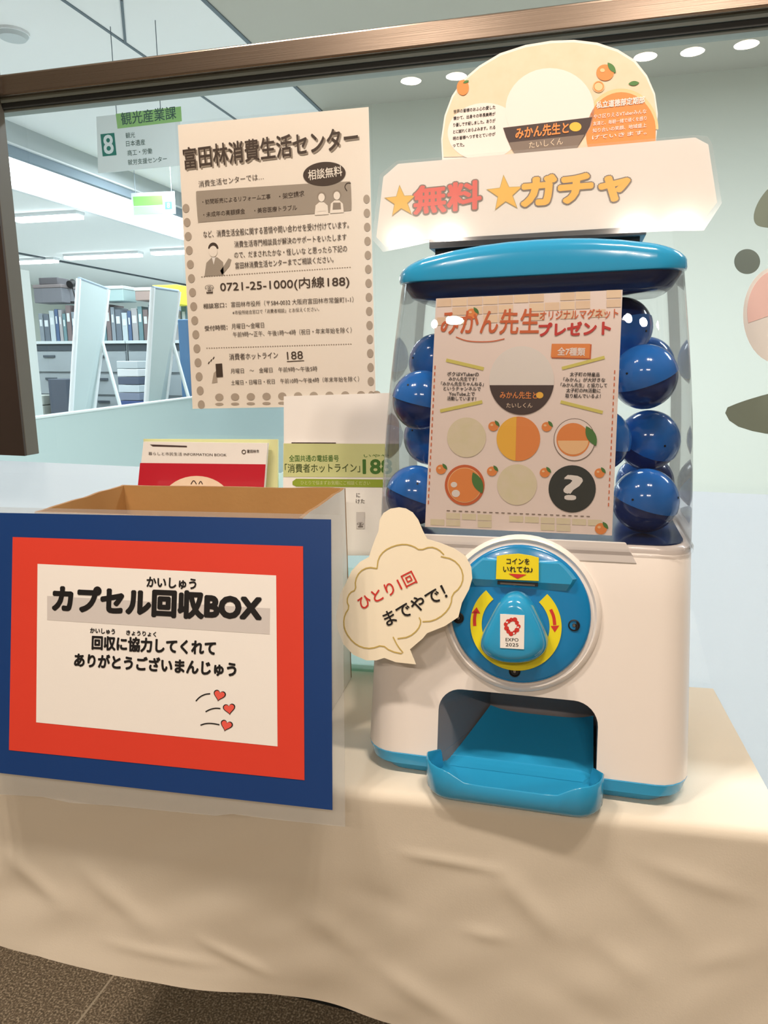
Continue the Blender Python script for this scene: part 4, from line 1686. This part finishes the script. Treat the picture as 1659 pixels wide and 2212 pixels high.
# crumpled clear bag edge inside the front rim
mb = MB()
vs, fs = [], []
for i in range(60):
    t = i / 59
    x = th + 0.01 + (BWd - 2 * th - 0.02) * t
    for j in range(5):
        vs.append((x, th + 0.006 + 0.004 * noise.noise(Vector((x * 60, j, 1))) + j * 0.002, BH - 0.004 - j * 0.012 + 0.004 * noise.noise(Vector((x * 40, j * .6, 7)))))
for i in range(59):
    for j in range(4):
        k = i * 5 + j
        fs.append((k, k + 5, k + 6, k + 1))
mb.add(vs, fs, clear_mat('crinkled_plastic', (0.92, 0.92, 0.92), ior=1.5, rough=0.08, milk=0.2))
mb.build('liner', box, smooth=60, label='clear crinkled plastic liner')

SD1 = Vector((0.998, 0.062, 0.0222))
SD2 = Vector((-0.0275, 0.243, 0.967))
SO = Vector((-0.6469, 0.6793, -0.2077)) * 1.0
Msg = frame(CAM + SO, SD1, SD2)
bs = Sheet(Msg, 'collection_box_sign', 'laminated blue, red and white sign with black lettering leaning on the cardboard box', 'sign')
bs.paper([(-52, 1664), (718, 1750), (715, 1122), (-34, 1107)], M_blue, 0.0006, 'blue_sheet')
bs.begin()
bs.flat([(20, 1620), (658, 1685), (655, 1180), (28, 1160)], M_red, 1)
bs.end('red_sheet', label='red paper layer')
bs.begin()
bs.flat([(79, 1560), (600, 1612), (597, 1243), (82, 1218)], M_white, 2)
bs.flat([(103, 1339), (583, 1370), (584, 1314), (103, 1287)], M_tape, 3)
bs.end('white_sheet', label='white paper layer')
bs.begin()
bs.text('かいしゅう', 318, 1268, 424, 1273, M_ink, 0.035, 4, h=22)
bs.text('カプセル回収BOX', 116, 1319, 563, 1341, M_ink, 0.06, 4, h=53)
bs.text('かいしゅう', 196, 1367, 249, 1370, M_ink, 0.035, 4, h=11)
bs.text('きょうりょく', 274, 1371, 338, 1375, M_ink, 0.035, 4, h=10)
bs.text('回収に協力してくれて', 200, 1402, 466, 1415, M_ink, 0.045, 4, h=29)
bs.text('ありがとうございまんじゅう', 162, 1439, 510, 1461, M_ink, 0.045, 4, h=29)
bs.end('lettering')
bs.begin()


def heart(cx, cy, r, rot):
    pts_ = []
    for i in range(28):
        t = 2 * PI * i / 28
        hx = 16 * math.sin(t) ** 3
        hy = -(13 * math.cos(t) - 5 * math.cos(2 * t) - 2 * math.cos(3 * t) - math.cos(4 * t))
        a_, b_ = hx * r / 16, hy * r / 16
        pts_.append((cx + a_ * math.cos(rot) - b_ * math.sin(rot), cy + a_ * math.sin(rot) + b_ * math.cos(rot)))
    return pts_


for (x, y, rot) in ((475, 1501, 0.25), (496, 1530, -0.1), (490, 1566, 0.3)):
    c = bs.p(x, y)
    for (r, m_, lv) in ((13.5, M_ink, 4), (11.2, M_coral, 5)):
        q_ = [bs.p(*a_) for a_ in heart(x, y, r, rot)]
        bs.ink.add([(c.x, c.y, bs.z(lv))] + [(a_.x, a_.y, bs.z(lv)) for a_ in q_], [(0, 1 + (i + 1) % 28, 1 + i) for i in range(28)], m_)
bs.stroke(smooth_line([(424, 1514), (432, 1505), (444, 1499), (455, 1498)]), 2.4, M_ink, 4)
bs.stroke(smooth_line([(445, 1537), (454, 1532), (466, 1529), (477, 1530)]), 2.4, M_ink, 4)
bs.stroke(smooth_line([(434, 1566), (445, 1562), (460, 1562), (475, 1565)]), 2.4, M_ink, 4)
bs.end('heart_print')
# clear laminate with wavy lower margin
lam = [(-75, 1708), (0, 1717), (90, 1722), (150, 1735), (250, 1742), (360, 1753), (465, 1763), (500, 1759), (600, 1772), (745, 1787), (738, 1112), (-60, 1094)]
bs.paper(lam, M_film_m, 0.0008, 'laminate', h=-0.0012, label='clear laminate margin')

# ------------------------------------------------------------------ brochures and acrylic stands behind the box
def bro(Mq, name, label, cat, group=None):
    return Sheet(Mq, name, label, cat, group)


tz0 = ZC - 0.482                                   # table height there
lean = 0.10


def stand_frame(xpix, Y):
    """origin on the table under photo column xpix at depth Y"""
    p = onY(xpix, 1040, Y)
    loc = TI @ p
    base = MT @ Vector((loc.x, loc.y, 0.0035))
    return frame(base, TX, TYv * lean + TZ)


# left stand
Yl = 0.960
A1 = stand_frame(306, Yl)
Ai = A1.inverted()
wl = (Ai @ onY(600, 1000, Yl)).x
st = empty('brochure_stand', A1, 'clear acrylic brochure stand behind the box holding the red booklet', 'brochure stand', 'acrylic brochure stands')
htop = 0.30
mb = MB(); mb.box(0, wl, 0.0, 0.30, -0.019, -0.016, M_acry); mb.build('back_panel', st)
mb = MB(); mb.box(0, wl, 0.0, 0.20, 0.016, 0.019, M_acry); mb.build('front_panel', st)
mb = MB(); mb.box(0, wl, 0.0, 0.003, -0.016, 0.016, M_acry); mb.build('bottom_panel', st)
sh = Sheet(A1 @ Matrix.Translation((0, 0.004, -0.009)), 'booklet', 'pale green booklet behind the red one in the acrylic stand', 'booklet')
M_lime = mat('pale_lime_cover', (214, 216, 160), 0.4)
sh.paper([(309, 1120), (600, 1120), (600, 949), (310, 948)], M_lime, 0.004, 'cover')
sh = Sheet(A1 @ Matrix.Translation((0, 0.004, 0.004)), 'booklet', 'red and white booklet with an arch emblem in the acrylic stand', 'booklet')
M_redc = mat('red_cover', (192, 30, 48), 0.3, coat=0.3)
sh.paper([(290, 1130), (566, 1130), (578, 957), (310, 954)], M_white, 0.006, 'cover')
sh.begin()
sh.flat([(290, 1130), (565, 1130), (574, 1003), (303, 1000)], M_redc, 1)
sh.ell(425, 1092, 78, 64, M_peach, 2)
sh.flat(list(reversed([(324, 960), (404, 963), (404, 966), (330, 964)])), M_brown, 1)
sh.stroke(smooth_line([(413, 1046), (419, 1036), (425, 1046)]), 2, M_brown, 3)
sh.stroke(smooth_line([(430, 1046), (434, 1038), (438, 1046)]), 2, M_brown, 3)
sh.ring(527, 976, 4, 4, 1.5, M_sink, 2)
sh.text('富田林市', 534, 978, 560, 978, M_sink, 0.02, 2, h=7)
sh.text('暮らしと市民生活 INFORMATION BOOK', 321, 983, 490, 986, M_sink, 0, 2, h=7)
sh.end('cover_print')

# right stand
Yr = 0.974
A2 = stand_frame(612, Yr)
Ai = A2.inverted()
wr = (Ai @ onY(862, 1000, Yr)).x
st = empty('brochure_stand', A2, 'clear acrylic brochure stand between box and capsule machine holding the green leaflet', 'brochure stand', 'acrylic brochure stands')
mb = MB(); mb.box(0, wr, 0.0, 0.26, -0.015, -0.0125, M_acry); mb.build('back_panel', st)
mb = MB(); mb.box(0, wr, 0.0, 0.16, 0.0125, 0.015, M_acry); mb.build('front_panel', st)
mb = MB(); mb.box(0, wr, 0.0, 0.003, -0.0125, 0.0125, M_acry); mb.build('bottom_panel', st)
sh = Sheet(A2 @ Matrix.Translation((0, 0.004, -0.010)), 'backing_sheet', 'plain white sheet standing behind the green leaflet', 'paper')
sh.paper([(613, 1100), (862, 1100), (862, 848), (613, 856)], M_white, 0.0008, 'paper')
sh = Sheet(A2 @ Matrix.Translation((0, 0.004, -0.004)), 'leaflet', 'green and white hotline leaflet in the acrylic stand beside the dome', 'leaflet')
M_lgreen = mat('pale_green_cover', (204, 208, 146), 0.4)
M_green2 = mat('mid_green_ink', (142, 160, 44), 0.45)
M_gink = mat('dark_green_ink', (66, 112, 40), 0.45)
M_gink2 = mat('deep_olive_ink', (70, 84, 40), 0.45)
sh.paper([(611, 1200), (862, 1200), (862, 958), (612, 957)], M_white, 0.003, 'cover')
sh.begin()
sh.flat([(612, 1030), (862, 1031), (862, 959), (613, 958)], M_lgreen, 1)
sh.flat(list(reversed([(632, 1040), (640, 1034), (860, 1036), (860, 1053), (640, 1051), (632, 1047)])), M_green2, 1)
sh.stroke([(630, 956.5), (726, 957)], 2, M_brown, 2)
sh.end('colour_fields')
sh.begin()
sh.text('全国共通の電話番号', 625, 997, 732, 997, M_gink, 0.01, 2, h=14)
sh.text('「消費者ホットライン」', 616, 1021, 778, 1020, M_gink2, 0.01, 2, h=19)
sh.text('188', 785, 1023, 846, 1023, M_gink, 0.03, 2, h=30)
sh.text('いやや', 786, 988, 840, 988, M_gink, 0, 2, h=7)
sh.text('ひとりで悩まずお気軽にご相談ください', 650, 1047, 800, 1048, M_lgreen, 0, 2, h=9)
sh.text('に', 770, 1074, 778, 1074, M_sink, 0.01, 2, h=9)
sh.text('けた', 769, 1087, 788, 1087, M_sink, 0.01, 2, h=9)
sh.flat([(770, 1142), (788, 1142), (788, 1106), (770, 1106)], M_tape, 2)
sh.text('☎', 772, 1139, 786, 1139, M_sink, 0.0, 3, h=11)
sh.end('lettering')

# ------------------------------------------------------------------ poster taped on the glass
Mp = frame(onY(417, 882, GLASS_Y - 0.004), (1, 0, 0), (0, 0, 1))
po = Sheet(Mp, 'poster', 'sepia consumer centre notice poster taped on the glass', 'poster')
po.paper([(416, 883), (812, 876), (796, 231), (384, 270)], M_sepia, 0.0005, 'paper')
po.begin()
for i in range(15):
    t = i / 14
    x, y = 402 + 33 * t, 450 + 424 * t
    po.ell(x, y, 7.5, 9.5, M_sdot, 1, n=16)
    x, y = 788 + 10 * t, 430 + 424 * t
    po.ell(x + 4, y, 7, 9.5, M_sdot, 1, n=16)
for i in range(11):
    x = 474 + 34 * i
    po.ell(x, 858 - 0.6 * i, 9, 8, M_sdot, 1, n=16)
    po.ell(x, 873 - 0.6 * i, 9, 3, M_sdot, 1, n=16)
po.end('border_print')
po.begin()
po.flat(smooth_poly([(428, 483), (430, 480), (757, 456), (760, 452), (758, 395), (755, 391), (426, 412), (423, 416)], 1), M_sband, 1)
po.ell(701, 376, 46, 26, M_sink, 2, rot=-0.08)
po.dashes((435, 598), (760, 577), 60, 1.5, M_sink2, 1)
po.dashes((446, 752), (762, 743), 60, 1.5, M_sink2, 1)
po.stroke([(620, 781), (657, 779)], 1.6, M_sink, 1)
po.flat([(468, 815), (482, 814), (480, 785), (466, 786)], M_sink, 2)
po.flat([(458, 828), (470, 826), (468, 800), (462, 806)], M_sdot, 1)
for k in range(3):
    po.stroke([(450 + 5 * k, 786 - 5 * k), (453 + 5 * k, 781 - 5 * k)], 2, M_sink, 1)
# adviser figure and two people, plain line figures
po.flat([(442, 597), (484, 594), (482, 566), (470, 556), (458, 556), (446, 568)], M_sband, 1)
po.ell(461, 543, 9, 12, M_sepia, 2, n=20)
po.ell(461, 537, 11, 13, M_sink, 1, a0=0, a1=180, n=16)
po.flat([(480, 594), (496, 575), (500, 561), (494, 558), (484, 574), (476, 585)], M_sband, 1)
po.flat([(458, 556), (466, 556), (462, 572)], M_white, 2)
for (fx_, fy_, tone) in ((695, 424, M_sepia), (728, 420, M_sink2)):
    po.flat([(fx_ - 15, fy_ + 41), (fx_ + 15, fy_ + 39), (fx_ + 13, fy_ + 20), (fx_ + 5, fy_ + 13), (fx_ - 5, fy_ + 13), (fx_ - 13, fy_ + 20)], M_sepia, 2)
    po.flat([(fx_ - 9, fy_ + 33), (fx_ + 9, fy_ + 32), (fx_ + 8, fy_ + 18), (fx_ - 8, fy_ + 18)], tone, 3)
    po.ell(fx_, fy_, 9.5, 10, M_sink2, 2, n=20)
    po.ell(fx_, fy_ + 3, 7, 9, M_sepia, 3, n=20)
po.stroke(smooth_line([(750, 413), (744, 404), (750, 395), (758, 396)]), 2, M_sink, 2)
po.end('illustration')
po.begin()
T = po.text
T('富田林消費生活センター', 402, 369, 777, 323, M_sink2, 0.02, 2, h=46)
T('富田林消費生活センター', 399, 366, 774, 320, M_sink, 0.02, 3, h=46)
T('消費生活センターでは…', 430, 405, 570, 388, M_sink, 0, 2)
T('相談無料', 667, 390, 740, 380, M_sepia, 0.015, 3, h=22)
T('・訪問販売によるリフォーム工事', 438, 442, 585, 430, M_sink, 0.005, 2)
T('・架空請求', 604, 431, 658, 424, M_sink, 0.005, 2)
T('・未成年の高額課金', 440, 470, 530, 462, M_sink, 0.005, 2)
T('・美容医療トラブル', 550, 461, 642, 454, M_sink, 0.005, 2)
T('など、消費生活全般に関する苦情や問い合わせを受け付けています。', 440, 514, 754, 493, M_sink, 0.005, 2, h=15)
T('消費生活専門相談員が解決のサポートをいたします', 507, 535, 749, 519, M_sink, 0.005, 2, h=14)
T('ので、だまされたかな・怪しいな と思ったら下記の', 507, 558, 750, 544, M_sink, 0.005, 2, h=14)
T('富田林消費生活センターまでご相談ください。', 509, 581, 721, 567, M_sink, 0.005, 2, h=14)
T('☎', 444, 635, 463, 634, M_sink, 0.0, 2, h=19)
T('0721-25-1000(内線188)', 477, 634, 755, 622, M_sink, 0.01, 2, h=26)
T('相談窓口：', 440, 667, 490, 664, M_sink, 0.01, 2, h=11)
T('富田林市役所（〒584-0032 大阪府富田林市常盤町1-1）', 500, 664, 764, 653, M_sink, 0, 2, h=12)
T('※市役所総合窓口で「消費者相談」とお伝えください。', 503, 680, 690, 672, M_sink, 0, 2, h=9)
T('受付時間：', 443, 715, 492, 712, M_sink, 0.01, 2, h=11)
T('月曜日～金曜日', 501, 711, 571, 708, M_sink, 0, 2, h=12)
T('午前9時～正午、午後1時～4時（祝日・年末年始を除く）', 504, 729, 760, 719, M_sink, 0, 2, h=12)
T('消費者ホットライン', 496, 778, 601, 774, M_sink, 0.005, 2, h=14)
T('188', 621, 777, 655, 775, M_sink, 0.0, 2, h=17)
T('月曜日　～　金曜日　午前9時～午後5時', 499, 807, 686, 802, M_sink, 0, 2, h=11)
T('土曜日・日曜日・祝日　午前10時～午後4時（年末年始を除く）', 500, 832, 776, 824, M_sink, 0, 2, h=11)
po.end('lettering')
po.paper([(413, 886), (817, 879), (804, 224), (380, 266)], M_film, 0.0003, 'laminate', h=0.0022, label='clear laminate film')

# ------------------------------------------------------------------ shapes stuck on the glass at the edge of the view
M_dg = mat('grey_green_vinyl', (128, 140, 126), 0.5)
M_dg2 = mat('dark_grey_green_vinyl', (112, 126, 120), 0.5)


def decal(name, pts_, m_, label, thick=0.0006):
    cx = sum(p[0] for p in pts_) / len(pts_)
    cy = sum(p[1] for p in pts_) / len(pts_)
    s_ = Sheet(frame(onY(cx, cy, GLASS_Y - 0.0012), (1, 0, 0), (0, 0, 1)))if False else None
    Md = frame(onY(cx, cy, GLASS_Y - 0.0014), (1, 0, 0), (0, 0, 1))
    I_ = Md.inverted()
    q_ = [I_ @ onY(x, y, GLASS_Y - 0.0014) for x, y in pts_]
    mb_ = MB()
    mb_.prism([(a_.x, a_.y) for a_ in q_], -thick, 0, m_)
    o_ = mb_.build(name)
    o_.matrix_world = Md
    return o_


o = decal('leaf_decal', list(reversed(smooth_poly([(1665, 400), (1640, 430), (1627, 462), (1630, 485), (1650, 492), (1700, 494), (1720, 440), (1700, 400)], 2))), M_dg, '')
tag(o, 'grey green pointed shape stuck high on the glass beyond the banner', 'sticker')
o = decal('round_decal', [(1614 + 28 * math.cos(-t * PI / 20), 565 + 27 * math.sin(-t * PI / 20)) for t in range(40)], M_dg2, '')
tag(o, 'small dark grey green dot stuck on the glass', 'sticker')
o = decal('leaf_decal', list(reversed(smooth_poly([(1562, 884), (1600, 868), (1660, 850), (1720, 838), (1740, 900), (1700, 940), (1640, 936), (1580, 917)], 1))), M_dg, '')
tag(o, 'broad grey green pointed shape stuck on the glass below the white oval', 'sticker')
r_ = empty('oval_decal', onY(1672, 680, GLASS_Y - 0.0012), 'big white oval sticker with pink upper part on the glass', 'sticker')
Mi = Matrix.Translation(-r_.matrix_world.translation)
for nm, (x, y, rx, ry, a0, a1), m_, hh in (('disc', (1680, 680, 75, 105, 0, 360), M_white, 0.0), ('pink_part', (1684, 674, 70, 92, 15, 195), mat('pale_pink_vinyl', (246, 208, 200), 0.5), 0.0004)):
    pts_ = []
    for i in range(41 if a1 - a0 < 360 else 40):
        t = math.radians(a0 + (a1 - a0) * i / 40)
        p = Mi @ onY(x + rx * math.cos(t), y - ry * math.sin(t), GLASS_Y - 0.0014)
        pts_.append((p.x, p.z))
    mb = MB()
    n = len(pts_)
    vs = [(a_, -hh - .0004, b_) for a_, b_ in pts_] + [(a_, -hh, b_) for a_, b_ in pts_]
    mb.add(vs, [tuple(range(n)), tuple(range(2 * n - 1, n - 1, -1))] + [(i, n + i, n + (i + 1) % n, (i + 1) % n) for i in range(n)], m_)
    mb.build(nm, r_)
